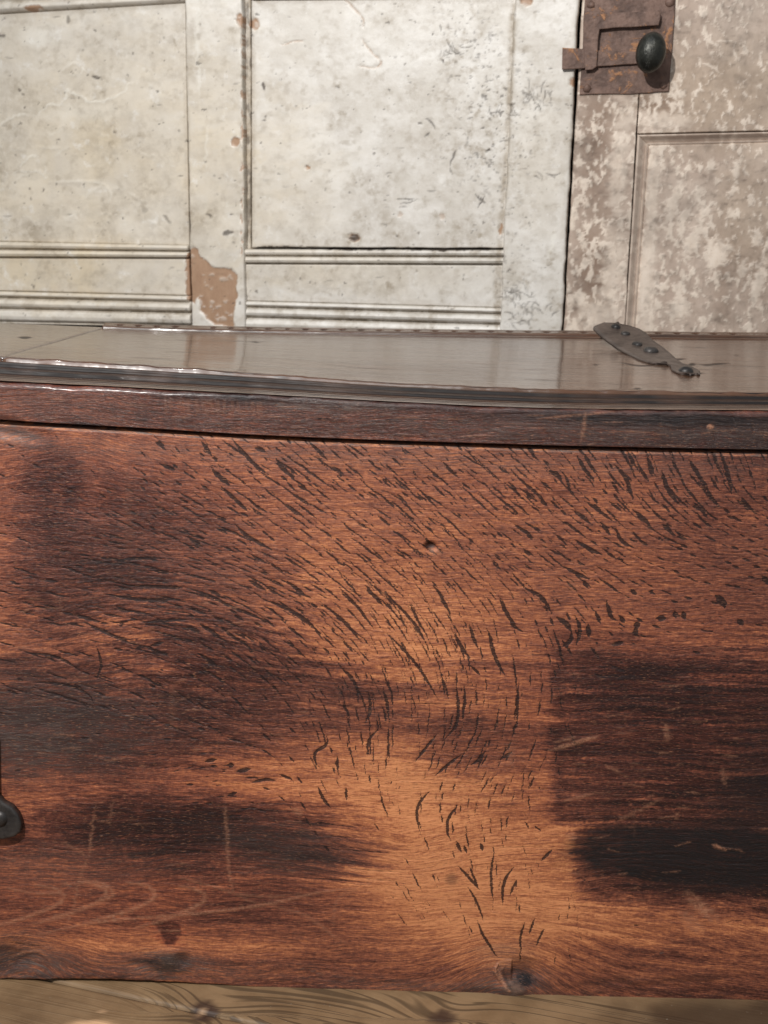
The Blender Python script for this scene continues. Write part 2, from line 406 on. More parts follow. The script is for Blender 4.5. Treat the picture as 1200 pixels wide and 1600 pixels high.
# ---- medullary ray flecks: an orientation field, then strokes traced through it
FP = np.array([  # x, y, angle (deg, down-right positive), length, half width, density
    (200, 720, 60, 22, 1.8, .25), (320, 720, 45, 26, 2.2, .8), (450, 740, 48, 34, 2.0, 1.0), (600, 730, 48, 46, 1.7, 1.0), (760, 730, 52, 44, 1.9, .9),
    (900, 720, 62, 40, 2.6, .7), (1010, 730, 72, 50, 3.0, .55), (1130, 730, 78, 44, 2.6, .5), (1280, 740, 75, 40, 2.4, .5),
    (100, 800, 20, 16, 1.2, .35), (250, 800, 32, 22, 2.2, .9), (380, 810, 42, 38, 2.0, 1.1), (520, 820, 46, 42, 1.7, 1.1), (680, 820, 50, 46, 1.6, 1.0),
    (820, 800, 46, 42, 2.0, 1.0), (960, 800, 45, 32, 2.3, .9), (1100, 810, 28, 22, 2.4, .9), (1250, 820, 20, 22, 2.4, .8),
    (150, 880, 12, 40, 1.6, .5), (280, 870, 10, 50, 2.0, .8), (420, 890, 36, 36, 1.8, 1.0), (560, 900, 48, 48, 1.7, 1.1), (700, 900, 56, 46, 1.6, 1.0),
    (830, 890, 42, 34, 1.8, .9), (950, 880, 26, 24, 2.0, .9), (1100, 880, 16, 18, 2.0, .8), (1250, 880, 14, 18, 2.0, .6),
    (120, 950, 8, 46, 1.8, .5), (240, 945, 4, 62, 2.0, .7), (380, 960, 28, 46, 2.0, .9), (520, 980, 42, 46, 1.6, 1.0), (640, 980, 56, 52, 1.6, 1.0),
    (760, 980, 72, 44, 1.7, .8), (900, 970, 70, 24, 2.6, .35), (1000, 970, 20, 14, 2.8, .25), (1150, 960, 10, 14, 2.6, .2),
    (90, 1040, 18, 60, 2.0, .3), (300, 1030, 30, 40, 2.0, .5), (460, 1040, 42, 40, 1.7, .8), (560, 1050, 58, 40, 1.6, .9), (660, 1060, 66, 50, 1.6, .9),
    (780, 1050, 82, 40, 1.6, .5), (420, 1120, 50, 24, 1.8, .35), (600, 1110, 85, 34, 1.6, .6), (700, 1110, 92, 40, 1.8, .55), (810, 1100, 94, 40, 1.6, .3),
    (370, 1200, -14, 20, 2.2, .6), (500, 1190, 70, 24, 1.8, .5), (570, 1170, 100, 30, 1.6, .4), (680, 1190, 120, 40, 1.5, .55), (740, 1180, 130, 40, 1.6, .4),
    (520, 1260, 60, 30, 1.8, .2), (650, 1270, 95, 34, 1.4, .35), (700, 1290, 80, 30, 1.4, .35), (720, 1370, 66, 40, 1.1, .45), (790, 1370, 105, 36, 1.1, .4),
    (600, 1300, 25, 20, .8, .1), (900, 1330, 0, 10, 1, .0), (1000, 1100, 0, 10, 1, .0), (1100, 1450, -5, 20, 1, .05), (300, 1310, 0, 10, 1, .0),
    (200, 1430, 0, 10, 1, .0), (500, 1450, 0, 10, 1, .0), (700, 1460, 60, 20, .8, .1), (850, 1440, 105, 30, .9, .3), (100, 1200, 0, 12, 1, .08), (1000, 1500, 0, 10, 1, 0.)])
_m = (FP[:, 0] <= 960) & (FP[:, 1] <= 950) & (FP[:, 2] >= 36); FP[_m, 2] -= 9; FP[:, 5] *= .98; _c = np.exp(-((FP[:, 0] - 640) / 130) ** 2 - ((FP[:, 1] - 990) / 110) ** 2); FP[:, 4] *= 1 - .34 * _c; FP[:, 5] *= 1 - .28 * _c
_e = (FP[:, 1] < 900) & ((FP[:, 0] < 420) | (FP[:, 0] > 820)); FP[_e, 5] *= 1.18
def field(x, y):
    d2 = ((FP[:, 0] - x) ** 2 + ((FP[:, 1] - y) * 1.2) ** 2)
    w = np.exp(-d2 / (2 * 62 ** 2)) + 1e-9; w /= w.sum()
    a = np.radians(FP[:, 2]); return math.atan2((w * np.sin(a)).sum(), (w * np.cos(a)).sum()), w @ FP[:, 3], w @ FP[:, 4], w @ FP[:, 5]
def trace(x, y, L, curv=0.):
    pts = [(x, y)]; step = 7.; n = max(1, int(L / step)); j = RNG.normal(0, .06)
    for k in range(n):
        a = field(pts[-1][0], pts[-1][1])[0] + j + RNG.normal(0, .035); pts.append((pts[-1][0] + step * math.cos(a), pts[-1][1] + step * math.sin(a)))
    return pts
# long lines through the field, broken into dashes
occ = np.zeros((400, 560), bool)
def dens(x, y): return field(x, y)[3] * (.45 + 1.0 * fbm(np.array([x * .012]), np.array([y * .016]), 77, 2)[0])
seeds = [(gx + RNG.uniform(-7, 7), gy + RNG.uniform(-7, 7)) for gy in np.arange(696, 1480, 24) for gx in np.arange(-190, 1390, 22)]
RNG.shuffle(seeds)
for x, y in seeds:
    a, L, w, d = field(x, y)
    if RNG.random() > dens(x, y) * 1.1: continue
    tot = L * RNG.uniform(1.6, 4.2); p = np.array(trace(x - .4 * tot * math.cos(a), y - .4 * tot * math.sin(a), tot)); i = 0
    while i < len(p) - 2:
        n_ = max(2, int(RNG.lognormal(math.log(max(1.6, L / 10.)), .5))); seg = p[i:i + n_ + 1] + RNG.normal(0, .9, 2)
        cx, cy = int((seg[len(seg) // 2][0] + 260) / 4), int((seg[len(seg) // 2][1] - 560) / 5)
        if 0 <= cx < 559 and 0 <= cy < 399 and not occ[cy:cy + 2, max(0, cx - 1):cx + 2].any() and RNG.random() < min(1, .3 + field(seg[0][0], seg[0][1])[3]):
            occ[cy, cx] = True
            C1.stroke('fleck', seg, min(1.9, w * RNG.choice([.26, .38, .52, .78])), RNG.uniform(.75, 1.2), 1.1, .35, .5)
        i += n_ + RNG.integers(0, 3)
for _ in range(1000):        # small ticks
    x, y = RNG.uniform(20, 1300), RNG.uniform(700, 1260); a, L, w, d = field(x, y)
    if RNG.random() > d * .9: continue
    L = RNG.uniform(4, 13); C1.stroke('fleck', [(x, y), (x + L * math.cos(a), y + L * math.sin(a))], RNG.uniform(.3, .9), RNG.uniform(.6, 1.1), 1.1)
def fl(w, *p, v=1.1): C1.stroke('fleck', p, w * .86, v, 1.2, .3, .6)
# the marks one can pick out singly
fl(3.2, (243, 691), (256, 697)); fl(3, (362, 685), (385, 715), (402, 730), (420, 742)); fl(3.4, (430, 715), (445, 738), (460, 745)); fl(2.6, (482, 690), (500, 705), (512, 720))
fl(3.2, (315, 690), (330, 712)); fl(3, (250, 725), (275, 735)); fl(3, (345, 760), (370, 782), (388, 800)); fl(3.2, (330, 735), (360, 760)); fl(3, (365, 818), (385, 838), (425, 860))
fl(3.2, (292, 838), (316, 855)); fl(3.2, (240, 892), (256, 893), (266, 895), v=1); fl(3, (388, 906), (415, 923)); fl(2.6, (415, 938), (445, 950), (475, 965), (500, 990)); fl(2.8, (448, 908), (480, 934))
fl(2.6, (182, 875), (215, 873), (250, 872)); fl(3, (165, 928), (200, 936), (240, 938), (282, 936)); fl(2.6, (205, 915), (250, 918), (290, 918)); fl(2.4, (290, 918), (330, 930), (360, 948), (395, 962), (425, 975))
fl(2.4, (225, 972), (260, 968), (295, 968)); fl(3.2, (312, 975), (335, 990), (342, 992)); fl(3.4, (292, 980), (312, 987)); fl(2.6, (345, 980), (370, 1000), (385, 1003)); fl(3, (308, 1020), (338, 1040), (338, 1043))
fl(3, (235, 915 + 95), (255, 1003)); fl(2.5, (130, 972), (170, 990), (210, 1008)); fl(2.2, (45, 1020), (90, 1025), (125, 1048)); fl(2.2, (50, 1066), (100, 1068), (140, 1085), (145, 1100)); fl(2, (150, 1010), (160, 1040), (150, 1060))
fl(2.2, (530, 918), (560, 950), (585, 985)); fl(2.2, (570, 915), (600, 948)); fl(2.2, (500, 940), (540, 975), (565, 1005))
fl(3.2, (857, 735), (873, 745), (877, 755)); fl(2, (882, 742), (892, 770)); fl(3, (900, 710), (915, 738), (928, 748)); fl(3.4, (958, 725), (975, 742), (982, 760), (988, 780)); fl(3, (1010, 712), (1022, 742))
fl(3.6, (1034, 735), (1042, 762), (1052, 778), (1060, 788)); fl(3.4, (1127, 712), (1138, 740), (1143, 772)); fl(2.6, (1076, 718), (1090, 742)); fl(2.6, (1103, 760), (1112, 782), (1126, 793)); fl(3.4, (1158, 782), (1174, 796))
fl(2.6, (912, 782), (935, 797), (958, 815)); fl(3, (962, 825), (968, 845), (990, 856)); fl(3, (988, 796), (1008, 812), (1018, 825)); fl(3.4, (1034, 819), (1050, 832)); fl(3, (1080, 790), (1105, 800))
fl(2.6, (893, 796), (925, 820)); fl(2.8, (898, 845), (925, 860), (942, 868)); fl(2.4, (875, 883), (900, 896), (925, 907)); fl(2.6, (938, 815), (955, 838)); fl(2.4, (817, 752), (845, 778), (855, 790)); fl(2.4, (805, 820), (835, 842))
fl(3, (780, 937), (795, 965), (805, 982), (818, 988)); fl(2.8, (817, 918), (845, 932), (855, 948), (862, 960)); fl(4.4, (869, 964), (885, 974), (893, 988)); fl(3.6, (893, 988), (892, 1002), (878, 1010)); fl(3.2, (898, 962), (908, 982), (900, 1008))
fl(4.2, (918, 975), (920, 996)); fl(3, (930, 955), (938, 975)); fl(3.2, (947, 938), (955, 965), (965, 970)); fl(4, (969, 964), (975, 973)); fl(5.5, (990, 978), (1000, 975)); fl(4, (993, 978), (993, 995)); fl(3, (955, 1008), (975, 1003))
fl(5, (1025, 966), (1040, 966)); fl(4.6, (1053, 955), (1056, 966)); fl(4, (1066, 955), (1070, 968)); fl(6, (1118, 930), (1130, 942), (1132, 950)); fl(5, (1152, 968), (1160, 976)); fl(4.6, (1190, 900), (1205, 915)); fl(4, (1015, 924), (1020, 926))
fl(2.2, (676, 915), (692, 935), (705, 965)); fl(2, (600, 925), (640, 965), (655, 985), (670, 1015)); fl(2.2, (605, 990), (640, 1025), (665, 1060), (685, 1095)); fl(2, (640, 945), (660, 985))
fl(2.6, (732, 975), (742, 1005), (747, 1015)); fl(3, (762, 985), (768, 1012), (775, 1035), (790, 1056)); fl(2.4, (711, 990), (722, 1015), (735, 1030)); fl(2.4, (735, 1040), (750, 1055)); fl(2.2, (810, 1068), (808, 1100), (808, 1130))
fl(2.4, (712, 1068), (716, 1110), (712, 1135), (695, 1155)); fl(2, (682, 1148), (665, 1170), (648, 1190)); fl(2.4, (757, 1175), (745, 1190), (736, 1195)); fl(2, (720, 1180), (700, 1195), (680, 1212)); fl(2, (800, 1175), (785, 1185))
fl(2.2, (670, 1238), (652, 1255), (650, 1275), (655, 1297)); fl(2.2, (715, 1258), (698, 1280), (698, 1300), (704, 1315)); fl(2.8, (713, 1315), (720, 1332)); fl(2.4, (725, 1322), (728, 1333)); fl(2.6, (751, 1318), (753, 1330)); fl(2, (772, 1330), (765, 1365), (770, 1410))
fl(2, (715, 1353), (735, 1375), (748, 1390)); fl(1.6, (733, 1355), (748, 1390)); fl(2.2, (802, 1355), (783, 1380), (785, 1415)); fl(2.2, (862, 1328), (845, 1345)); fl(1.6, (806, 1375), (796, 1400))
fl(2.4, (510, 1150), (513, 1165), (492, 1175), (490, 1190), (498, 1199)); fl(2.4, (495, 1228), (505, 1250), (517, 1262)); fl(2, (526, 1182), (528, 1205)); fl(2, (540, 1230), (541, 1250)); fl(3.2, (320, 1190), (338, 1186)); fl(4, (355, 1195), (365, 1196)); fl(3.4, (368, 1206), (392, 1201))
fl(2.4, (392, 1223), (415, 1218), (430, 1220)); fl(2.2, (436, 1210), (455, 1218)); fl(2.6, (355, 1244), (370, 1238)); fl(2.4, (575, 1080), (580, 1110), (570, 1130)); fl(2.2, (597, 1080), (606, 1100), (605, 1120)); fl(2, (590, 1140), (573, 1160), (576, 1180)); fl(2, (530, 1040), (558, 1070), (560, 1100))
fl(1.6, (820, 1440), (812, 1465), (814, 1490)); fl(1.4, (835, 1435), (826, 1460)); fl(1.4, (850, 1450), (836, 1480)); fl(1.5, (730, 1385), (745, 1410), (755, 1440))
for k in range(9):          # thin rays fanning round the bottom knot
    a = R(-150 + k * 16); C1.stroke('fleck', [(795 + 45 * math.cos(a), 1530 + 42 * math.sin(a)), (795 + 80 * math.cos(a + .15), 1530 + 80 * math.sin(a + .15)), (795 + 115 * math.cos(a + .35), 1530 + 110 * math.sin(a + .35))], .6, .35, 1.5)
C1.stroke('fleck', [(745, 1438), (752, 1458), (765, 1478), (772, 1490), (778, 1496)], 1.7, 1., 1.6, .3)
for k in range(13): C1.stroke('fleck', [(0 + 60 * math.cos(R(-85 + k * 8)) * .3, 1496 + 60 * math.sin(R(-85 + k * 8)) * .3), (0 + 64 * math.cos(R(-85 + k * 8)), 1496 + 56 * math.sin(R(-85 + k * 8)))], .8, .45, 1.6)
# knots, holes, stains; gray and pale also paint highlights on the knots
C1.blob('ink', 262, 1503, 38, 16, .9, -4, .35, .35, 80); C1.blob('ink', 215, 1501, 22, 5, .7, 4, .5, .3, 81); C1.blob('gray', 255, 1505, 50, 20, .9, 0, .6, .3, 82)
C1.blob('knot', 266, 1503, 15, 11, 1., 0, .4, .3, 83); C1.blob('h', 264, 1503, 26, 14, .0022, 0, .8, .3, 84); C1.blob('h', 285, 1500, 10, 9, -.002, 0, .8)
C1.blob('ink', 812, 1528, 34, 13, .6, 12, .6, .3, 85); C1.blob('gray', 800, 1530, 60, 22, .8, 0, .7, .3, 86); C1.blob('knot', 802, 1543, 15, 12, 1., 0, .4, .3, 87)
C1.blob('gray', 790, 1490, 40, 22, .6, 0, .7, .3, 86); C1.blob('ink', 760, 1548, 60, 6, .7, 2, .6, .5, 88)
C1.blob('h', 800, 1545, 22, 16, .0035, 0, .8, .2, 88); C1.blob('h', 815, 1520, 24, 16, -.004, 0, .8, .2, 89); C1.stroke('pale', [(785, 1512), (779, 1520), (786, 1534), (796, 1548)], 1.2, 1.2, 1.2, .3); C1.stroke('ink', [(790, 1510), (785, 1518), (793, 1534), (800, 1545)], 2.5, .8, 3.); C1.blob('ink', 822, 1534, 15, 8, .75, 12, .4, .6, 130, fs=.1); C1.stroke('pale', [(825, 1503), (800, 1500), (780, 1503), (773, 1516), (783, 1532), (794, 1547)], 1.8, 1., 1.6, .3)
C1.stroke('h', [(778, 1506), (772, 1516), (783, 1534), (794, 1548)], 1.5, .002, 2.)
C1.blob('ink', 10, 1498, 34, 20, .8, 0, .4, .4, 90); C1.blob('gray', 30, 1500, 60, 36, .9, 0, .7, .3, 91); C1.blob('h', 20, 1495, 30, 20, -.003, 0, .8, .3, 92)
C1.stroke('pale', [(15, 1500), (35, 1490), (58, 1484), (72, 1494)], 1.6, .8, 1.6, .3); C1.stroke('ink', [(18, 1503), (38, 1495), (58, 1490), (74, 1500)], 2., .9, 2., .3)
C1.blob('ink', 672, 853, 8, 6, 1., 20, .3, .5, 93, fs=.15); C1.blob('pale', 680, 862, 9, 5, .4, 20, .4, .4, 94); C1.blob('h', 673, 854, 8, 6, -.004, 0, .8)
C1.blob('ink', 706, 1372, 10, 9, .55, 0, .5, .4, 95); C1.blob('black', 540, 1000, 3, 3, .4)
C1.poly('red', [(232, 1438), (270, 1434), (286, 1448), (284, 1460), (272, 1478), (256, 1476), (248, 1458)], 1.6, 1.5, 5, 3)
pass
pale([(238, 1456), (262, 1453), (288, 1455)], 1., .6, 1.5); pale([(232, 1443), (250, 1441)], 1., .5, 1.5)
C1.blob('gray', 25, 680, 36, 14, 1., 8, .5, .4, 96); C1.blob('ink', 20, 676, 40, 5, .7, 12, .5, .4, 97); C1.blob('h', 20, 672, 40, 12, -.003, 10, .8, .3)
for k in range(150):         # long hair-thin open pores along the grain
    x, y = (RNG.uniform(860, 1350), RNG.uniform(1010, 1400)) if RNG.random() < .5 else ((RNG.uniform(180, 560), RNG.uniform(1260, 1380)) if RNG.random() < .6 else (RNG.uniform(-100, 1200), RNG.uniform(1000, 1520)))
    l = RNG.uniform(30, 120); a = .08 if y > 1260 and x < 600 else RNG.normal(.0, .03)
    C1.stroke('fleck', [(x, y), (x + l * .5, y + l * .5 * a + RNG.normal(0, 1.5)), (x + l, y + l * a)], .5, RNG.uniform(.4, .85), 1.2, .3)
for k in range(22): C1.stroke('black', [(330 + k * 11 + RNG.uniform(-4, 4), 1500 + RNG.uniform(0, 5)), (334 + k * 11, 1507)], RNG.uniform(1, 3), RNG.uniform(.1, .4), 2.5)
for k in range(60):
    x = RNG.uniform(-100, 1300); C1.stroke('black', [(x, 1512 + .03 * x * .8 + RNG.uniform(0, 14)), (x + RNG.uniform(14, 60), 1513 + .03 * x * .8 + RNG.uniform(0, 14))], RNG.uniform(.6, 1.8), RNG.uniform(.2, .6), 2)
for (x, y, s) in ((479, 1517, 3), (475, 1526, 2.5), (482, 1521, 2), (1026, 1488, 2.6), (197, 1437, 2.6), (102, 1382, 2), (1062, 1367, 2.), (1055, 1105, 2)): C1.blob('gray', x, y, s, s * .7, 3., 0, .3)
for (x, y, v) in ((1080, 1530, .5), (950, 1533, .6), (1130, 1555, .4)): C1.blob('black', x, y, 60, 5, v, -4, .6, .5, 98)
T -= .10 * ss(.5, 1, C1.L['pale']) * 0
C1.L['h'] += -.00035 * C1.L['fleck'] + .00022 * (fbm(X * .03, V * .35, 100, 3) - .5) * 2 + .0009 * (fbm(X * .008, Y * .012, 101, 3) - .5) * 2
C1.L['h'] += .0012 * (fbm(X * .03, Y * .09, 102, 3) - .5) * bt

C1.L['fleck'] *= ss(-2, 3, Y - top_px(X))
# lip of the lid (same canvas, above the board)
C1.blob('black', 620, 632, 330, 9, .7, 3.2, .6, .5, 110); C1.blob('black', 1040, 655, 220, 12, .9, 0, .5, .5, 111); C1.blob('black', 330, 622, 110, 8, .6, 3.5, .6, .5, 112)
C1.blob('gray', 520, 633, 90, 9, 1.3, 1, .5, .5, 113); C1.blob('gray', 940, 670, 300, 16, .35, 1, .6, .5, 113)  # first gray blob paints a glare on the lip
C1.stroke('pale', [(915, 645), (912, 668), (908, 690)], 2.2, .6, 3); C1.blob('pale', 1110, 667, 5, 4, 1.6, 0, .3); C1.stroke('pale', [(840, 655), (880, 650), (915, 648), (960, 643)], 1.3, .6, 2)
for k in range(60):
    x = RNG.uniform(-200, 1350); y = 612 + .04 * x + RNG.uniform(2, 50); C1.stroke('pale', [(x, y), (x + RNG.uniform(10, 50), y + RNG.uniform(-2, 3))], RNG.uniform(.3, .9), RNG.uniform(.2, .6), 1.5)
for k in range(40):
    x = RNG.uniform(240, 420); C1.stroke('pale', [(x, 620 + .04 * x - 8), (x + 2, 620 + .04 * x + RNG.uniform(4, 20))], .8, .3, 2.)
for k in range(90):
    x = RNG.uniform(-200, 1350); y = 618 + .04 * x + RNG.uniform(2, 50); C1.stroke('fleck', [(x, y), (x + RNG.uniform(10, 36), y + RNG.uniform(-2, 4))], RNG.uniform(.4, 1.3), RNG.uniform(.3, .7), 1.5)
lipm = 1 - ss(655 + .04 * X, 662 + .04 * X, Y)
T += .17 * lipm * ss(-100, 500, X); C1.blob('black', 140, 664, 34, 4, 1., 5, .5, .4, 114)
wst = fbm(X * .005, V * .22, 301, 3) - .5; wst2 = fbm(X * .03, V * .55, 302, 3) - .5; wmk = (1 - .86 * np.exp(-((X - 880) / 60) ** 2)) * (.35 + .65 * ss(40, 220, X))
onb = ss(700 + .02 * X - 10, 712 + .02 * X, Y)
def warp(n, ax_, ay, small):
    gx = X - C1.x0 + onb * (ax_ * 2 * wst * wmk + small * 2 * wst2); gy = Y - C1.y0 + onb * (ay * 2 * wst + small * .35 * (vn(X * .3, Y * .3, 303) - .5))
    gx = np.clip(gx, 0, C1.w - 1).astype(int); gy = np.clip(np.round(gy), 0, C1.h - 1).astype(int); C1.L[n] = C1.L[n][gy, gx]
warp('tone', 62, 5, 10); warp('black', 40, 4, 10); warp('gray', 50, 5, 8); warp('red', 40, 4, 0); warp('fleck', 0, 0, 1.3); warp('pale', 0, 0, 5.)
T = C1.L['tone']
for nm, v_ in (('tone', .66), ('red', 1.2)): C1.poly(nm, [(234, 1439), (268, 1436), (285, 1448), (284, 1460), (272, 1477), (257, 1476), (249, 1458)], v_, 1.5, 5, 4)
for n in ('tone',): C1.L[n] = np.clip(C1.L[n], 0, 1)
for k in range(46): C1.stroke('ink', [(q0, 1546 + RNG.uniform(-3, 7) + .01 * q0 - 6), (q0 + RNG.uniform(6, 34), 1548 + RNG.uniform(-3, 7) + .01 * q0 - 6)], RNG.uniform(.4, 1.5), RNG.uniform(.3, .8), 1.5) if (q0 := RNG.uniform(480, 1150)) else 0
for k in range(40): C1.stroke('ink', [(q0, 1524 + RNG.uniform(-3, 6)), (q0 + RNG.uniform(6, 34), 1525 + RNG.uniform(-3, 6))], RNG.uniform(.4, 1.2), RNG.uniform(.3, .7), 1.5) if (q0 := RNG.uniform(-60, 330)) else 0
for n in ('black', 'gray', 'red', 'knot', 'pale', 'fleck', 'ink'): C1.L[n] = np.clip(C1.L[n], 0, 1.2)
OAKL = ('ink', 'tone', 'black', 'gray', 'red', 'knot', 'pale', 'fleck')
def oak_attrs(P):
    px, py = proj(P); d = {n: C1.sample(n, px, py) for n in OAKL}
    u = C1.sample('u', px, py); v = C1.sample('v', px, py)
    # beyond the canvas keep the coordinates running
    u = np.where((px < C1.x0) | (px > C1.x0 + C1.w - 2), px, u)
    d['flow'] = np.stack([u, v, np.zeros_like(u)], -1)
    return d, C1.sample('h', px, py)

# ------------------------------------------------------------------ oak material
def oak_material(name, gloss=.42, dark=0.):
    m = M(name); fl_ = m.attr('flow', True)
    tone = m.attr('tone'); 
    g1 = m.noise(m.scale(fl_, (.030, .34, 1)), 1, 5, .62, .3)           # medium streaks
    g2 = m.noise(m.scale(fl_, (.085, 1.05, 1)), 1, 3, .6)               # pores
    g3 = m.noise(m.scale(fl_, (.16, .20, 1)), 1, 5, .7)                 # mottling
    g4 = m.noise(m.scale(fl_, (.55, .10, 1)), 1, 3, .6)                 # faint upright plane marks
    t = m.add(tone, m.mul(m.add(g1, -.5), .90)); t = m.add(t, m.mul(m.add(g2, -.5), .85))
    t = m.add(t, m.mul(m.add(g3, -.5), .50)); t = m.add(t, m.mul(m.add(g4, -.5), .16)); t = m.add(t, dark)
    r = m.node('ShaderNodeValToRGB'); m.put(r.inputs[0], t); cr = r.color_ramp
    stops = [(0., rgb(224, 150, 102)), (.18, rgb(188, 117, 79)), (.38, rgb(142, 84, 63)), (.58, rgb(97, 56, 46)), (.80, rgb(62, 34, 30)), (1., rgb(40, 25, 25))]
    while len(cr.elements) < len(stops): cr.elements.new(.5)
    for e_, (p, c) in zip(cr.elements, stops): e_.position = p; e_.color = (*c, 1)
    col = r.outputs[0]
    col = m.mix(m.mul(m.attr('red'), .38), col, m.mix(1., col, (1.0, .66, .62), 'MULTIPLY'))
    gb = m.math('MULTIPLY', m.attr('gray'), m.rng(m.add(m.mul(g1, .6), m.mul(g2, .4)), .38, .62, .12, .8), True)
    col = m.mix(gb, col, m.mix(g1, rgb(66, 58, 57), rgb(124, 106, 98)))
    col = m.mix(m.math('MULTIPLY', m.attr('black'), m.rng(m.add(g1, m.mul(g2, .6)), .66, 1.0, .96, .4), True), col, rgb(30, 26, 28))
    col = m.mix(m.math('MULTIPLY', m.attr('knot'), .7, True), col, m.mix(g3, rgb(70, 58, 52), rgb(160, 130, 112)))
    col = m.mix(m.math('MULTIPLY', m.attr('ink'), m.rng(g3, .2, .7, 1., .7), True), col, rgb(34, 31, 34))
    flk = m.rng(m.add(m.attr('fleck'), m.mul(m.add(g2, -.5), .7)), .32, .62)
    col = m.mix(m.mul(flk, .9), col, rgb(32, 19, 19))
    pl = m.math('MULTIPLY', m.attr('pale'), m.rng(m.add(m.mul(g2, .6), m.mul(g3, .4)), .36, .55, .25, 1.), True)
    col = m.mix(m.mul(m.mul(pl, m.rng(g3, .4, .6, .4, 1.)), .66), col, rgb(200, 142, 110))
    tick = m.rng(m.noise(m.scale(fl_, (.11, .9, 1), (31, 7, 0)), 1, 2, .5), .60, .70)   # tiny light pores
    col = m.mix(m.mul(tick, m.add(.5, m.mul(m.attr('black'), -.36))), col, m.mix(.5, col, rgb(236, 166, 122)))
    dt = m.rng(m.noise(m.scale(fl_, (.12, .8, 1), (3, 57, 0)), 1, 3, .6), .64, .74)
    col = m.mix(m.mul(dt, .55), col, rgb(44, 28, 26))
    ro = m.add(m.mul(g3, .22), gloss - .11); ro = m.add(ro, m.mul(m.attr('fleck'), .1))
    hh = m.add(m.mul(g1, .7), m.mul(g2, .75)); hh = m.add(hh, m.mul(g3, .4)); hh = m.add(hh, m.mul(m.attr('pale'), .3))
    return m.out(col, ro, m.bump(hh, .62, .0012), coat=.05 if dark == 0 else .35, crough=.2, spec=.38)
oak = oak_material('waxed_oak')
oak_lip = oak_material('dark_worn_oak', .30, .16)

# ================================================================== CHEST
zc = lambda P: P[..., 2]
CHX = .64
chest = empty('oak_chest', (0, .2, 0), 'long antique oak chest with iron fittings standing before the painted panelling', 'chest')
bot_px = curve([(-200, 1527), (0, 1531), (200, 1532), (300, 1538), (400, 1545), (500, 1549), (600, 1550), (700, 1555), (800, 1560), (900, 1564), (1000, 1569), (1100, 1569), (1200, 1568), (1400, 1571)])
def edge_z(fpx, xs, y):
    """height of a traced edge on the plane at depth y for every world x"""
    q = np.linspace(-700, 1900, 400); P = at_y(q, fpx(q), y)
    return np.interp(xs, P[:, 0], P[:, 2])
dx = .00078
xs = np.r_[np.linspace(-CHX, -.40, 60)[:-1], np.arange(-.40, .40, dx), np.linspace(.40, CHX, 60)]
zt = edge_z(top_px, xs, 0); zb = edge_z(bot_px, xs, 0)
zb = zb + .0012 * (fbm(xs * 90, xs * 0, 5, 4) - .5) * 2
zb0 = float(zb.min()) - .002
nt = 640; t = np.linspace(0, 1, nt)[:, None]
PX = np.broadcast_to(xs[None], (nt, len(xs))); PZ = zb[None] * (1 - t) + zt[None] * t
P = np.stack([PX, np.zeros_like(PX), PZ], -1)
A, H = oak_attrs(P)
dtop = (zt[None] - PZ); dbot = PZ - zb[None]
rt = .0026; be = np.where(dtop < rt, (rt - dtop) * 1.2, 0); rb = .003; be2 = np.where(dbot < rb, rb - np.sqrt(np.maximum(0, rb ** 2 - (rb - dbot) ** 2)), 0)
P = P.copy(); P[..., 1] = -H + be + be2
A['gray'] = np.maximum(A['gray'], 1.2 * (dtop < rt + .0004)); A['tone'] = np.where(dtop < rt, A['tone'] * .6, A['tone'])  # sheen of the light-catching top bevel painted gray and paler
link('front_board', gridmesh('front_board', P, (0, .022, 0), A), oak, chest)

# plain carcass behind the front
def plain_box(name, lo, hi, mat, parent, bev=.002): return link(name, bmmesh(name, box(lo, hi, bev)), mat, parent, False)
pm = M('plain_oak'); pmn = m_ = pm.noise(pm.scale(pm.pos(), (6, 6, 60)), 1, 4, .6)
plain = pm.out(pm.mix(pmn, rgb(50, 32, 27), rgb(120, 76, 54)), .5, pm.bump(pmn, .4, .001))
ZT = float(zt.min()) - .004
YB = None

# ---- lid
step_px = curve([(-200, 545), (0, 557), (60, 561), (200, 570), (400, 583), (600, 598), (860, 609), (1200, 614), (1400, 616)])
liptop_px = curve([(-200, 586), (0, 598), (200, 608), (400, 618), (600, 629), (760, 637), (900, 641), (1200, 643), (1400, 645)])
lipbot_px = curve([(-200, 641), (0, 656), (100, 662), (200, 667), (300, 674), (450, 682), (600, 688), (900, 697), (1200, 703), (1400, 706)])
back_px = curve([(-200, 493), (0, 497), (150, 503), (250, 507), (400, 510), (600, 513), (900, 516), (1200, 519), (1400, 521)])
YS = .048
z_step0 = float(at_y(600., 598., YS)[2])
YBK = float(at_z(600., 521., z_step0)[1])
print('lid step z', z_step0, 'lid back y', YBK)
lid = link('lid', bmmesh('lid', box((-CHX - .01, .02, z_step0 - .034), (CHX + .01, YBK - .01, z_step0 - .0255), .001)), plain, chest, False)
lx = np.arange(-CHX - .012, CHX + .012, .0011)
za = edge_z(step_px, lx, YS); zl = edge_z(liptop_px, lx, -.0035); zlb = edge_z(lipbot_px, lx, -.0025); zbk = edge_z(back_px, lx, YBK) - .0058
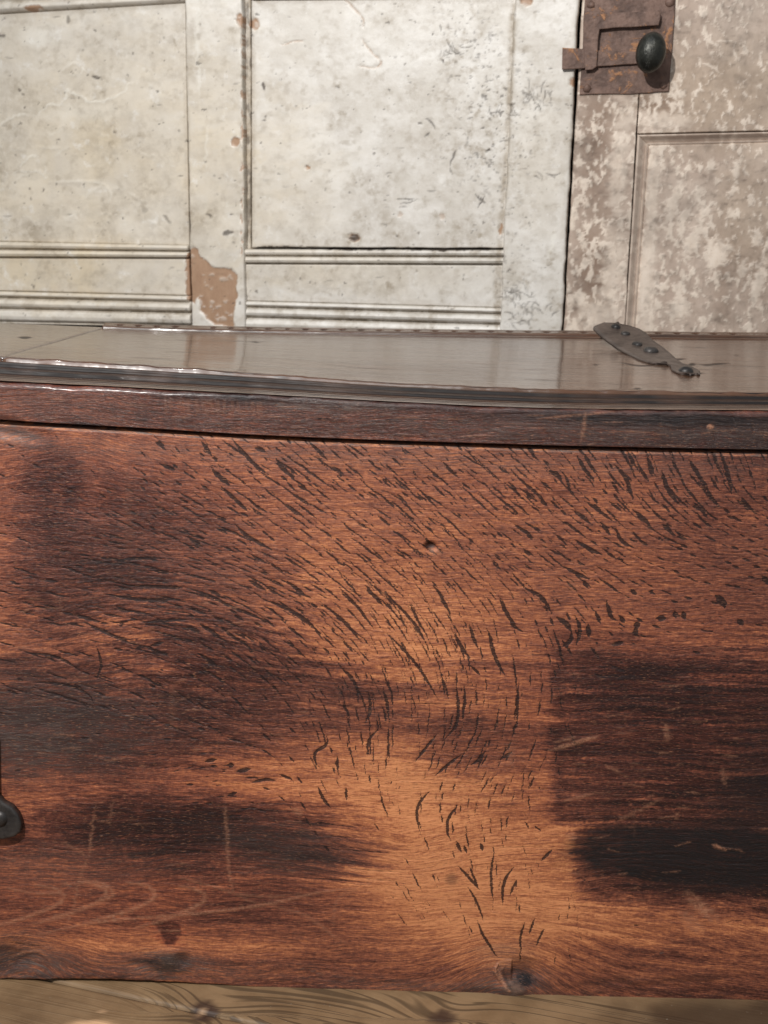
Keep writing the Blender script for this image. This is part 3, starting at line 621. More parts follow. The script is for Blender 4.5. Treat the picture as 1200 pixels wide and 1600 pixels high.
# cross-section from the panel's front arris down over the moulding, round the lip, to its underside
prf = [(0, 0, 0), (.012, .02, 1), (.02, .24, 1), (.03, .27, .3), (.16, .28, 0), (.22, .22, .5), (.235, .30, 1), (.245, .50, 1), (.26, .52, .2), (.36, .52, 0), (.385, .62, 0), (.40, .62, 0), (.42, .50, .6), (.50, .50, .4), (.52, .60, 1),
       (.53, .74, .8), (.55, .76, .1), (.68, .78, 0), (.70, .88, 0), (.72, .88, 0), (.74, .78, .7), (.80, .80, .2), (.96, .88, .1), (1., .90, 1)]
pf_ = np.array(prf); sf = np.unique(np.r_[np.linspace(0, 1, 110), pf_[:, 0]]); hf = np.interp(sf, pf_[:, 0], pf_[:, 1]); wf = np.interp(sf, pf_[:, 0], pf_[:, 2])
rows = []; wv = []
wear = (fbm(lx * 60, lx * 0 + 3, 7, 4) - .5) * 2; wear2 = (fbm(lx * 25, lx * 0 + 9, 8, 4) - .5) * 2
for s, h, w_ in zip(sf, hf, wf):
    sj = s + .010 * (fbm(lx * 22, lx * 0 + round(s * 6) * 5., 12, 3) - .5) * 2 * (s > .05) * (s < .97)
    y = YS + (-.0010 - YS) * sj + .0012 * wear * (s < .05)
    z = za + (zl - za) * h + .0002 * wear * (s > .02) + .0002 * (fbm(lx * 140, lx * 0 + s * 9, 9, 3) - .5)
    rows.append(np.stack([lx, y, z], -1)); wv.append(w_ ** 2 * np.clip(.0 + 1.4 * fbm(lx * 40, lx * 0 + s * 20, 15, 3), 0, 1) * ss(-.5, .3, wear2))
P = np.stack(rows[::-1]); wv = np.stack(wv[::-1]); gd = .8 * np.exp(-((sf - .19) / .012) ** 2) + .9 * np.exp(-((sf - .83) / .012) ** 2) + .7 * np.exp(-((sf - .33) / .008) ** 2) + .9 * np.exp(-((sf - .90) / .010) ** 2) + .5 * np.exp(-((sf - .46) / .015) ** 2) + .45 * np.exp(-((sf - .62) / .012) ** 2) + .5 * np.exp(-((sf - .12) / .012) ** 2) + np.exp(-((sf - .39) / .02) ** 2) + np.exp(-((sf - .71) / .02) ** 2) + .8 * np.exp(-((sf - .265) / .012) ** 2) + .8 * np.exp(-((sf - .545) / .012) ** 2) + .5 * np.exp(-((sf - .035) / .01) ** 2)
rise = np.clip(np.abs(np.gradient(hf, sf)) / 6., 0, 1); A = {'mark': np.clip(.34 * (ss(.05, .08, sf) - ss(.54, .58, sf) + ss(.71, .73, sf) - ss(.82, .85, sf))[::-1][:, None] * (.6 + .7 * fbm(lx * 20, lx * 0 + 8, 18, 3))[None] + 1.1 * gd[::-1][:, None] * (.55 + .9 * fbm(lx * 14, lx * 0 + 6, 17, 3))[None] + .75 * rise[::-1][:, None] * (.4 + fbm(lx * 30, lx * 0 + 2, 16, 3))[None] + 0 * wv, 0, 1), 'worn': np.clip(wv, 0, 1), 'dull': .15 + np.clip(gd[::-1][:, None] * 1.3 + 0 * wv, 0, 1)}  # shade of grooves and risers painted in as dark bands
moulding_data = (P, A)
# lip: rounded arris, then front face
rows = [np.stack([lx, .004 + 0 * lx, zl - .0010 * 0 - (za - zl) * -.10 + 0 * lx], -1)]
rr = .0036
for a in np.linspace(6, 90, 10):
    rw = rr * (1 + .6 * wear2) * (1 + .5 * ss(-.1, -.35, lx))
    rows.append(np.stack([lx, -.0035 + rw * (1 - math.sin(R(a))), zl - rw * (1 - math.cos(R(a))) + .0011 * wear * math.cos(R(a))], -1))
z0 = rows[-1][:, 2]
for k in np.linspace(.03, 1, 56):
    rows.append(np.stack([lx, -.0035 + .001 * k + 0 * lx, z0 + (zlb - z0) * k], -1))
rows.append(np.stack([lx, .001 + 0 * lx, zlb - .0005], -1)); rows.append(np.stack([lx, YS + 0 * lx, zlb + .002], -1))
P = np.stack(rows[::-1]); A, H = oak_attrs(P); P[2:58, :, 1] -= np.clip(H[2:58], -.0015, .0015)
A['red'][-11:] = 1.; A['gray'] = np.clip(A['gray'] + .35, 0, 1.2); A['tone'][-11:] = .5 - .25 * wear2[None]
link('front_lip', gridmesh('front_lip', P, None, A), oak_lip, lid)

# lid top boards
def lid_material():
    m = M('polished_lid_oak'); cn = m.bump(m.noise(m.scale(m.pos(), (4, 60, 1)), 1, 4, .6), .35, .0012); m.put(m.b.inputs['Coat Normal'], cn); p = m.pos()
    g1 = m.noise(m.scale(p, (6, 85, 1)), 1, 5, .7, .3); g2 = m.noise(m.scale(p, (24, 420, 1)), 1, 3, .6); g3 = m.noise(m.scale(p, (9, 26, 1)), 1, 4, .6)
    col = m.mix(g1, rgb(34, 21, 15), rgb(116, 78, 54)); col = m.mix(m.mul(m.rng(g2, .52, .7), .7), col, rgb(16, 12, 11))
    col = m.mix(m.rng(g3, .4, .75, 0, .35), col, rgb(120, 104, 92))
    mk = m.attr('mark'); col = m.mix(m.attr('worn'), col, m.mix(g2, rgb(62, 36, 27), rgb(122, 74, 50))); col = m.mix(mk, col, rgb(24, 18, 17))
    hh = m.add(m.mul(g1, .8), m.mul(g2, .5)); hh = m.add(hh, m.mul(mk, -1.5))
    return m.out(col, m.add(m.add(m.mul(g3, .20), m.add(.07, m.mul(m.rng(g2, .45, .65), .12))), m.add(m.mul(mk, .35), m.mul(m.attr('dull'), .2))), m.bump(hh, .8, .0013, m.bump(m.noise(m.scale(p, (3.2, 16, 1)), 1, 2, .5), .4, .0026)), coat=m.add(.50, m.add(m.mul(mk, -.5), m.mul(m.attr('dull'), -.16)), True), crough=.07, spec=m.rng(m.add(m.add(m.mul(g1, .5), m.mul(g2, .5)), m.add(m.mul(mk, .5), m.mul(m.attr('dull'), .08))), .42, .72, .85, .34))
lidm = lid_material()
JX = -.3165
LC = Canvas(-300, 1500, 480, 640); LC.layer('mark')
def mk(w, *p, v=.9): LC.stroke('mark', p, w, v, 1., .3)
mk(1.6, (28, 527), (40, 528), (50, 527)); mk(.8, (392, 534), (405, 535)); mk(.9, (927, 570), (935, 570)); mk(1., (990, 607), (1003, 608)); mk(1.2, (1040, 561), (1055, 562), (1072, 561))
mk(1.8, (1075, 570), (1088, 569)); mk(1.2, (1090, 569), (1105, 571), (1118, 569), (1140, 568)); mk(1., (968, 566), (990, 571), (1010, 572), (1030, 569)); mk(1., (1060, 583), (1080, 585), (1100, 583)); mk(1.8, (215, 512), (230, 514)); mk(1.4, (60, 502), (100, 503), (120, 502)); mk(1.6, (1145, 555), (1156, 556), v=.3)
for k in range(26):
    x = RNG.uniform(0, 1200); y = RNG.uniform(530, 600) ; mk(.35, (x, y), (x + RNG.uniform(20, 90), y + RNG.uniform(0, 3)), v=RNG.uniform(.2, .5))
def lid_board(name, x0, x1, y1, seed):
    gx = np.arange(x0, x1 + .001, .0025); gy = np.r_[np.linspace(YS - .002, YS + .01, 6)[:-1], np.arange(YS + .01, y1, .0035), y1]
    GX, GY = np.meshgrid(gx, gy)
    f = (GY - YS) / (YBK - YS); f = np.clip(f, 0, 1)
    Z = np.interp(GX, lx, za) * (1 - f) + np.interp(GX, lx, zbk) * f + .0003
    Z += .0009 * (fbm(GX * 6, GY * 9, seed, 3) - .5) + .00012 * (fbm(GX * 20, GY * 260, seed + 4, 3) - .5)
    r_ = .0015
    fw = np.exp(-((GY - YS) / .006) ** 2); Z += fw * .0012 * (fbm(GX * 70, GX * 0 + seed, seed + 7, 4) - .55) * 2
    for d in (GX - x0, x1 - GX, GY - (YS - .002)):
        Z -= np.where(d < r_, (r_ - np.sqrt(np.maximum(0, r_ ** 2 - (r_ - d) ** 2))) * .8, 0)
    Q = np.stack([GX, GY, Z], -1); px, py = proj(Q)
    a = {'mark': LC.sample('mark', px, py)}
    return link(name, gridmesh(name, Q, (0, 0, -.024), a), lidm, lid)
link('front_moulding', gridmesh('front_moulding', moulding_data[0], None, moulding_data[1]), lidm, lid)
lid_board('board', JX + .0011, CHX + .012, YBK - .030, 20); lid_board('board', -CHX - .012, JX - .0011, YBK - .0, 30)

# back moulding of the lid: two low beads, the rear one punched with small dents
bx = np.arange(JX + .0015, CHX + .012, .0012)
zb_ = np.interp(bx, lx, zbk); pr = [(0., -.002), (.04, .0006), (.12, .0015), (.22, .0008), (.30, .0010), (.38, -.0006), (.42, -.0008), (.46, .0018), (.52, .0034), (.62, .0042), (.78, .0044), (.90, .0054), (.96, .0056), (1., .0040)]
prs = np.linspace(0, 1, 46); prh = np.interp(prs, [a for a, b in pr], [b for a, b in pr])
BY = (YBK - .029) + prs[:, None] * .029 + 0 * bx[None]
BZ = zb_[None] + prh[:, None] + .0004 * (fbm(bx[None] * 50, prs[:, None] * 3, 4, 3) - .5)
BX = np.broadcast_to(bx[None], BY.shape)
ph = (bx / .0205) % 1; dent = np.exp(-((ph - .5) / .16) ** 2)[None] * np.exp(-((prs[:, None] - .70) / .09) ** 2)
dent = dent * (vn(bx * 60, bx * 0, 3)[None] > .12); BZ = BZ - .0022 * dent
sx_ = ss(JX + .03, JX + .05, BX); 
a = {'mark': np.clip(.8 * dent + .5 * np.exp(-((prs[:, None] - .42) / .04) ** 2) + .6 * np.exp(-((prs[:, None]) / .04) ** 2), 0, 1) + 0 * BX}
link('back_moulding', gridmesh('back_moulding', np.stack([BX, BY, BZ], -1), (0, 0, -.02), a), lidm, lid)

plain_box('side_board', (-CHX, .024, 0.), (-CHX + .022, YBK - .05, ZT), plain, chest); plain_box('side_board', (CHX - .022, .024, 0.), (CHX, YBK - .05, ZT), plain, chest)
plain_box('back_board', (-CHX, YBK - .048, 0.), (CHX, YBK - .028, ZT), plain, chest)

# ------------------------------------------------------------------ iron
def iron_material(name, base, lite, rust, ramt, rough, scale=1., metal=.35, bs=.6):
    m = M(name); p = m.pos(); a = m.noise(p, 55 * scale, 6, .65, .3); b = m.noise(p, 260 * scale, 4, .6); c = m.noise(m.scale(p, (1, 1, 1), (3, 8, 2)), 38 * scale, 5, .7, .8)
    col = m.mix(m.rng(a, .3, .7), base, lite); col = m.mix(m.rng(b, .5, .8, 0, .5), col, tuple(x * .45 for x in base))
    rm = m.rng(c, ramt, ramt + .08); col = m.mix(rm, col, m.mix(b, rust, tuple(min(1, x * 1.25) for x in rust)))
    hh = m.add(a, m.mul(b, .5)); hh = m.add(hh, m.mul(rm, .3))
    return m.out(col, m.add(m.mul(b, .3), rough), m.bump(hh, bs, .0012), metal=metal)
iron_rust = iron_material('rusty_iron', rgb(80, 59, 50), rgb(122, 96, 84), rgb(150, 106, 72), .575, .45, 1., .15, .7)
iron_dark = iron_material('dark_iron', rgb(30, 31, 28), rgb(66, 66, 60), rgb(80, 58, 46), .68, .20, .9, .5, .8)
iron_strap = iron_material('worn_iron', rgb(62, 51, 46), rgb(96, 83, 76), rgb(84, 64, 56), .68, .28, .8, .2, .25)
iron_cast = iron_material('black_iron', rgb(48, 46, 46), rgb(84, 80, 78), rgb(40, 36, 34), .7, .30, 1., .5, .5)

# strap hinge lying over the lid's rear moulding
def lid_z(x, y):
    f = np.clip((y - YS) / (YBK - YS), 0, 1); return np.interp(x, lx, za) * (1 - f) + np.interp(x, lx, zbk) * f
def on_lid(px, py, up=.0015):
    d = ray(px, py); t = np.linspace(.9, 1.9, 3000) / np.linalg.norm(d); q = CAM + d * t[:, None]
    sf_ = lid_z(q[:, 0], q[:, 1]) + up + .021 * ss(.27, YBK + .03, q[:, 1]); k = np.argmax(q[:, 2] < sf_)
    return q[k]
def z7(pts): return [(900 + x / 4, 490 + y / 4) for x, y in pts]
# outline as left and right edge pairs down the strap, so that it can be a curved sheet
Lf = z7([(175, 54), (118, 76), (106, 88), (140, 122), (190, 162), (250, 206), (330, 250), (400, 284), (470, 306), (560, 314), (590, 322), (598, 345), (640, 366), (700, 376)])
Rt = z7([(255, 58), (330, 72), (400, 95), (440, 122), (480, 166), (540, 206), (580, 240), (622, 278), (640, 292), (660, 306), (700, 320), (740, 338), (775, 356), (770, 372)])
hinge = None
gp = []
for (l, r_) in zip(Lf, Rt):
    row = []
    for k in range(9):
        q = on_lid(l[0] * (1 - k / 8) + r_[0] * k / 8, l[1] * (1 - k / 8) + r_[1] * k / 8, .0022 + .0006 * math.sin(k * .9))
        row.append(q)
    gp.append(row)
GPa = np.array(gp)
# resample along its length
tt = np.linspace(0, len(gp) - 1, 70); i0 = np.minimum(tt.astype(int), len(gp) - 2); ft = (tt - i0)[:, None, None]
GPa = GPa[i0] * (1 - ft) + GPa[i0 + 1] * ft
GPa[..., 2] += .0005 * (fbm(GPa[..., 0] * 90, GPa[..., 1] * 60, 3, 3) - .5)
hinge = link('strap_hinge', gridmesh('strap_hinge', GPa, None, None, flip=True), iron_strap, chest); sm_ = hinge.modifiers.new('thickness', 'SOLIDIFY'); sm_.thickness = .0026; sm_.offset = -1
for i, (px, py, r_, hh) in enumerate(((1016.5, 548, .0090, .0048), (996, 537.5, .0068, .0030), (977, 521, .0060, .0026), (962.5, 510.5, .0062, .0036), (1072, 579.5, .0085, .0045))):
    q = on_lid(px, py, .0028)
    r_ *= .78; hh *= .85
    pf = [(r_ * 1.02, -.001), (r_, .0004), (r_ * .86, hh * .55), (r_ * .6, hh * .86), (r_ * .28, hh), (0, hh * 1.02)]
    e1 = on_lid(px + 4, py, .0028) - on_lid(px - 4, py, .0028); e2 = on_lid(px, py - 3, .0028) - on_lid(px, py + 3, .0028); nn = np.cross(e1, e2); nn = nn / np.linalg.norm(nn) * (1 if nn[2] > 0 else -1)
    link('nail', bmmesh('nail', lathe(pf, q, tuple(nn), n=14, wob=.22, seed=i)), iron_cast, hinge)
# loose split lifted from the lid at the hinge's foot
# iron hasp end on the front board, cut by the left side of the picture
hp = [(-1, 1150), (0, 1238), (9, 1249), (22, 1256), (32, 1268), (37, 1281), (36, 1294), (26, 1302), (8, 1306), (-12, 1306), (-30, 1302), (-40, 1290), (-38, 1276), (-28, 1262), (-16, 1252), (-14, 1236), (-14, 1150)]
hp3 = [tuple(at_y(float(x), float(y), -.0005)) for x, y in hp]
link('hasp', bmmesh('hasp', prism(hp3, (0, -.0075, 0), .0030, 4)), iron_cast, chest)
q = at_y(-1., 1280., -.0075); link('rivet', bmmesh('rivet', lathe([(.0075, -.001), (.007, .001), (.004, .003), (0, .0035)], q, (0, -1, 0), n=14, wob=.15, seed=5)), iron_cast, chest)

# ================================================================== WALL CANVAS
#@@WALLCANVAS
C2 = Canvas(-340, 1560, -260, 640)
X, Y = C2.X, C2.Y
for n in ('chip', 'dirt_shade', 'mark', 'vein', 'warm', 'h', 'patch', 'brown'): C2.layer(n)
D = C2.L['dirt_shade']
D += .55 * ss(.42, .72, fbm(X * .012, Y * .014, 201, 5)) + .30 * ss(.45, .7, fbm(X * .03, Y * .03, 208, 5)) + .5 * ss(.58, .72, fbm(X * .08, Y * .09, 209, 4)) + .32 * ss(.5, .8, fbm(X * .05, Y * .06, 202, 4))
D += .45 * ss(.66, .82, fbm(X * .11, Y * .16, 203, 3)) * (.25 + 1.0 * ss(560, 780, X) + .6 * ss(.5, .7, fbm(X * .01, Y * .01, 204, 2)))
def wb(n, x, y, rx, ry, v, ang=0, rough=.5, seed=0, edge=.7, fs=.03): C2.blob(n, x, y, rx, ry, v, ang, edge, rough, seed, fs=fs)
wb('warm', 110, 230, 260, 230, .75, 0, .4, 1); wb('warm', 130, 240, 60, 40, .5, 0, .5, 2); wb('warm', 130, 430, 220, 50, .4, 0, .5, 3); wb('warm', 450, 300, 90, 120, .35, 0, .5, 4); wb('warm', 560, 430, 140, 30, .4, 0, .5, 5)
wb('warm', 60, 420, 80, 26, .5, 0, .5, 6); wb('warm', 330, 250, 50, 160, .25, 0, .5, 7); wb('warm', 840, 260, 40, 90, .3, 0, .5, 8)
# grime and flaking towards the right of the middle panel
gr = np.exp(-((X - 775) / 70) ** 2 - ((Y - 190) / 110) ** 2) + .5 * np.exp(-((X - 720) / 60) ** 2 - ((Y - 60) / 60) ** 2) + .5 * np.exp(-((X - 800) / 30) ** 2 - ((Y - 420) / 90) ** 2)
D += gr * .75 * ss(.52, .72, fbm(X * .09, Y * .11, 210, 4)); C2.L['mark'] += np.clip(gr, 0, 1) * .85 * ss(.66, .74, fbm(X * .17, Y * .2, 211, 3))
C2.L['mark'] += .7 * ss(.80, .84, fbm(X * .13, Y * .17, 212, 3)) * (X < 905)
# grime along the joints, and the shadow line painted left of the second stile
def grime_shade(pts, w, v, n='dirt_shade'): C2.stroke(n, pts, w, v, w * 1.6, .05, .6)
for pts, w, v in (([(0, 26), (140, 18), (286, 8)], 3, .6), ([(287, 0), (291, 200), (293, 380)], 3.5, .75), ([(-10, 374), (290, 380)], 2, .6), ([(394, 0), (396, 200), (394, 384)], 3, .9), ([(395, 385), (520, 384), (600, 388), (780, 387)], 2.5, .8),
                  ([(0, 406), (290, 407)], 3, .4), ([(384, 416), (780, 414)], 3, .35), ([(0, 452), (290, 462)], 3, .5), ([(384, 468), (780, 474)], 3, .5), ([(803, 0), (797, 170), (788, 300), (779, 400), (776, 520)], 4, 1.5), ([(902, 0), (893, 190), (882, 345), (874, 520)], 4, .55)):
    grime_shade(pts, w, v)
C2.L['dirt_shade'] *= (.34 + .52 * fbm(X * .04, Y * .04, 215, 3))
# the raised line left of the dark rebate
for k in range(26):
    y = RNG.uniform(0, 400); C2.stroke('chip', [(377 + RNG.uniform(-1, 2), y), (377 + RNG.uniform(-1, 2), y + RNG.uniform(3, 16))], RNG.uniform(.6, 1.6), .9, 1.)
# chips down to the wood
def chip(pts, rough=1.6, seed=3, n='chip', v=1.): C2.poly(n, pts, v, rough, seed, .9)
chip([(x / 3, y / 3) for x, y in ((873, 1190), (903, 1150), (925, 1170), (935, 1205), (965, 1215), (985, 1245), (1010, 1255), (1085, 1255), (1112, 1290), (1105, 1350), (1112, 1380), (1095, 1430), (1095, 1540), (1000, 1520), (960, 1490), (936, 1460), (930, 1390), (905, 1425), (880, 1400), (868, 1370))], 1.2)
def dot(x, y, rx, ry, n='chip', v=1., s=1, ang=0): C2.blob(n, x, y, rx, ry, v, ang, .22, .35, s, False, fs=.15)
dot(368, 222, 6.5, 7.5, s=1); dot(374, 30, 5, 10, s=2); dot(397, 37, 8, 9, s=3); dot(52, 12, 15, 5, s=4); dot(553, 371, 9, 6, 'mark', .9, 5, -15); dot(553, 371, 10, 7, s=5); dot(822, 2, 9, 7, s=6); dot(898, 128, 9, 7, s=7); dot(782, 358, 3, 9, s=8)
dot(411, 134, 2.5, 6, 'mark', .9, 9); dot(106, 30, 3, 7, 'mark', .6, 9); dot(355, 363, 9, 3, 'mark', .8, 10, -10); dot(480, 262, 4, 3, s=11); dot(150, 121, 7, 2.6, 'mark', .8, 12, 15); dot(225, 328, 5, 4, 'mark', .3, 12); dot(260, 342, 9, 2.5, 'mark', .5, 14, 50); dot(0, 55, 8, 3, 'mark', .7)
dot(64, 54, 22, 14, 'dirt_shade', -.3); dot(690, 338, 4, 5, s=15, v=.5); dot(625, 335, 4, 4, s=16, v=.4)
for k in range(60):
    x = RNG.choice([RNG.normal(340, 30), RNG.normal(60, 60), RNG.uniform(400, 880), RNG.normal(800, 20)]); y = RNG.uniform(-60, 500)
    dot(x, y, RNG.uniform(.8, 2.6), RNG.uniform(.8, 2.4), 'mark', RNG.uniform(.3, .9), k, RNG.uniform(0, 90))
for k in range(90):         # tiny horizontal brush nicks
    x = RNG.uniform(-200, 880); y = RNG.uniform(-60, 500); l = RNG.uniform(4, 14); C2.stroke('mark', [(x, y), (x + l, y + RNG.uniform(-1.5, 1.5))], .5, RNG.uniform(.2, .7), 1.2)
# hair cracks and curled paint
def cr(w, *p, v=.8): C2.stroke('mark', p, w, v, 1.1, .3, .5)
cr(.8, (621, 310), (640, 311), (655, 312)); cr(.8, (625, 318), (640, 317), (648, 314)); cr(.7, (624, 323), (636, 323)); cr(1.1, (664, 184), (673, 189), (679, 202)); cr(1.6, (712, 233), (706, 248), (702, 260)); cr(1., (702, 262), (706, 272)); cr(1.8, (664, 213), (670, 206))
cr(1.2, (742, 303), (750, 312), (758, 318)); cr(1.2, (757, 305), (751, 314), (746, 324)); cr(1.6, (750, 308), (752, 316)); cr(.9, (686, 38), (690, 50)); cr(.9, (698, 62), (706, 78)); cr(1.2, (653, 192), (659, 193))
C2.stroke('chip', [(538, -2), (553, 14), (566, 26), (568, 42)], .9, .7, 1.4); C2.stroke('chip', [(565, 60), (578, 80), (592, 90), (597, 100), (585, 107), (560, 103)], .9, .7, 1.4); C2.stroke('chip', [(440, 70), (455, 65), (475, 64)], .8, .7, 1.2)
for (cx, cy, n_, s_c, a0, a1) in ((835, 160, 22, 16, -110, -50), (832, 485, 16, 14, -120, -60), (800, 452, 12, 10, 20, 80), (705, 75, 7, 9, 30, 90), (790, 170, 9, 9, 0, 120), (820, 505, 10, 12, -160, -100), (848, 268, 4, 8, -30, 30)):
    for k in range(n_):
        x = cx + RNG.normal(0, s_c * 1.1); y = cy + RNG.normal(0, s_c * .45); a = R(RNG.uniform(a0, a1)); l = RNG.uniform(8, 24); b = RNG.choice([-1, 1]) * .7
        pts = [(x, y)]
        for q_ in range(4): pts.append((pts[-1][0] + l / 4 * math.cos(a), pts[-1][1] + l / 4 * math.sin(a))); a += b * .5
        C2.stroke('mark', pts, .7, RNG.uniform(.4, .9), 1.1); C2.stroke('h', [(p[0] - 1.5, p[1] - 1.5) for p in pts], .8, .0002, 1.5)
# pale raised veins on the left panel
def vein(*p, v=.8, w=1.6): C2.stroke('vein', p, w * .55, v * .95, 2.0, .15, 1.2); C2.stroke('h', p, w, .0004, 2, .2)
vein((60, 178), (68, 166), (78, 164), (88, 166), (98, 158), (106, 146), (104, 138), (112, 146), (126, 149), (136, 158), (152, 160), (166, 156), (176, 152), (188, 148), (196, 140), (198, 131), (206, 130), (214, 129))
vein((95, 112), (104, 104), (118, 98), (126, 102), (132, 114), (120, 116), (105, 116), v=.5); vein((0, 196), (14, 186), (30, 180), (45, 180), v=.6); vein((30, 262), (34, 254), (48, 244), (56, 244), v=.7); vein((25, 268), (38, 266), (50, 268), (62, 266), (74, 280), v=.7); vein((70, 262), (74, 268), (66, 270), v=.6)
vein((78, 284), (95, 286), (120, 284), (150, 284), (165, 290), (174, 302), (170, 318), v=.45); vein((160, 290), (140, 300), (132, 310), v=.4); vein((110, 230), (96, 234), (88, 244), v=.35); vein((60, 230), (80, 232), (98, 232), v=.35); vein((200, 300), (215, 312), (230, 316), v=.3)
for k in range(26):
    x = RNG.uniform(-250, 285); y = RNG.uniform(200, 370); p = [(x, y)]
    for _ in range(5): p.append((p[-1][0] + RNG.uniform(2, 9), p[-1][1] + RNG.normal(0, 5)))
    vein(*p, v=RNG.uniform(.15, .4), w=1.1)
vein((968 / 3, 600 / 3), (966 / 3, 700 / 3), (968 / 3, 790 / 3), v=.5); wb('vein', 55, 56, 26, 14, .6, 0, .5, 3); wb('vein', 130, 175, 60, 14, .35, 0, .5, 4)
C2.stroke('vein', [(868, 355), (862, 380), (856, 405)], 1.6, .7, 2); C2.stroke('vein', [(312, 0), (306, 60), (312, 150)], 2., .5, 3)
# ragged crack under the middle panel
C2.stroke('mark', [(395, 387), (440, 385), (470, 386), (520, 387), (560, 391), (600, 390), (640, 387), (690, 390), (740, 388), (782, 390)], 1.6, 1., 1.3, .05, 1.)
# brown door: remains of white paint, and damp staining
PT = C2.L['patch']; n1 = fbm(X * .115 + .5 * fbm(X * .02, Y * .02, 1, 2), Y * .06, 220, 5); n2 = fbm(X * .17, Y * .11, 221, 4); n3 = fbm(X * .007, Y * .007, 222, 3)
amt = .10 * (n3 - .5) + .07 * ss(1100, 1000, X) + .04 * ss(300, 500, Y) + .035 * np.exp(-((X - 1075) / 60) ** 2 - ((Y - 340) / 110) ** 2)
PT += ss(.565, .645, n1 * .5 + n2 * .5 + amt); PT[:] = np.maximum(PT, .8 * ss(.67, .72, n2 + amt))
for (x, y, rx, ry, a) in ((1075, 262, 6, 9, 10), (1110, 258, 9, 12, 20), (1090, 300, 5, 10, 5), (1150, 268, 6, 14, 0), (1098, 330, 5, 12, 10), (1060, 300, 7, 16, 15), (1140, 330, 5, 9, 10), (1185, 310, 3, 3, 0), (1080, 380, 10, 26, 20), (1120, 400, 14, 26, 25), (1050, 320, 9, 22, 15), (1135, 388, 10, 4, 20), (1185, 440, 8, 36, 15), (1160, 420, 6, 12, 20), (1060, 480, 16, 20, 20)):
    C2.blob('patch', x, y, rx, ry, 1., a, .35, .8, int(x), False, fs=.12)
C2.blob('patch', 1020, 300, 9, 90, .8, 3, .6, .5, 300, False, fs=.06); C2.blob('patch', 1010, 440, 12, 80, .9, 4, .6, .6, 301, False, fs=.06); C2.blob('patch', 968, 260, 14, 90, .75, 6, .6, .9, 302, False, fs=.06); C2.blob('patch', 955, 420, 16, 80, .7, 6, .6, .9, 303, False, fs=.06); C2.blob('patch', 930, 490, 30, 24, .8, 0, .6, .8, 304, False, fs=.06)
C2.blob('patch', 1040, 190, 34, 14, .6, 0, .6, .8, 305, False, fs=.08); C2.stroke('patch', [(1120, 64), (1150, 66)], 1.2, 1, 1.5); C2.stroke('patch', [(1095, 96), (1110, 105), (1128, 114)], 1.3, 1, 1.5); C2.stroke('patch', [(968, 352), (975, 340), (980, 332)], 1.4, 1, 2)
wb('brown', 940, 330, 30, 200, .5, 4, .5, 310); wb('brown', 925, 190, 22, 90, .5, 4, .5, 311); wb('brown', 1030, 162, 30, 14, .8, 0, .4, 312); wb('brown', 1128, 430, 14, 70, .4, 0, .4, 313); wb('brown', 915, 460, 30, 70, .4, 0, .5, 314); wb('warm', 1140, 150, 140, 80, .6, 0, .5, 315); wb('warm', 1170, 340, 60, 80, .5, 0, .5, 316)
ch = C2.L['chip']; gy_, gx_ = np.gradient(ch); C2.L['vein'] += np.clip(np.hypot(gx_, gy_) * 2.2, 0, 1) * .9
rim = np.roll(ch, (2, 2), (0, 1)) - ch; C2.L['dirt_shade'] += .5 * np.clip(rim, 0, 1)  # darker rim below and right of each chip
ch *= 1 - .4 * ss(.66, .72, fbm(X * .10, Y * .14, 340, 4))
C2.L['h'] += -.0012 * np.clip(C2.L['chip'], 0, 1) + .0003 * (fbm(X * .03, Y * .03, 230, 3) - .5) * 2 - .0003 * np.clip(C2.L['mark'], 0, 1) + .00025 * PT * (X > 905)
gx = X - C2.x0; gy = Y - C2.y0; w1 = fbm(X * .13, Y * .13, 320, 3) - .5; w2 = fbm(X * .13, Y * .13, 330, 3) - .5
for n, am in (('vein', 9), ('chip', 5), ('mark', 4), ('patch', 7), ('brown', 14), ('warm', 20)):
    C2.L[n] = C2.L[n][np.clip(gy + am * w1, 0, C2.h - 1).astype(int), np.clip(gx + am * w2, 0, C2.w - 1).astype(int)]
PT = C2.L['patch']
for n in C2.L:
    if n != 'h': C2.L[n] = np.clip(C2.L[n], 0, 1)

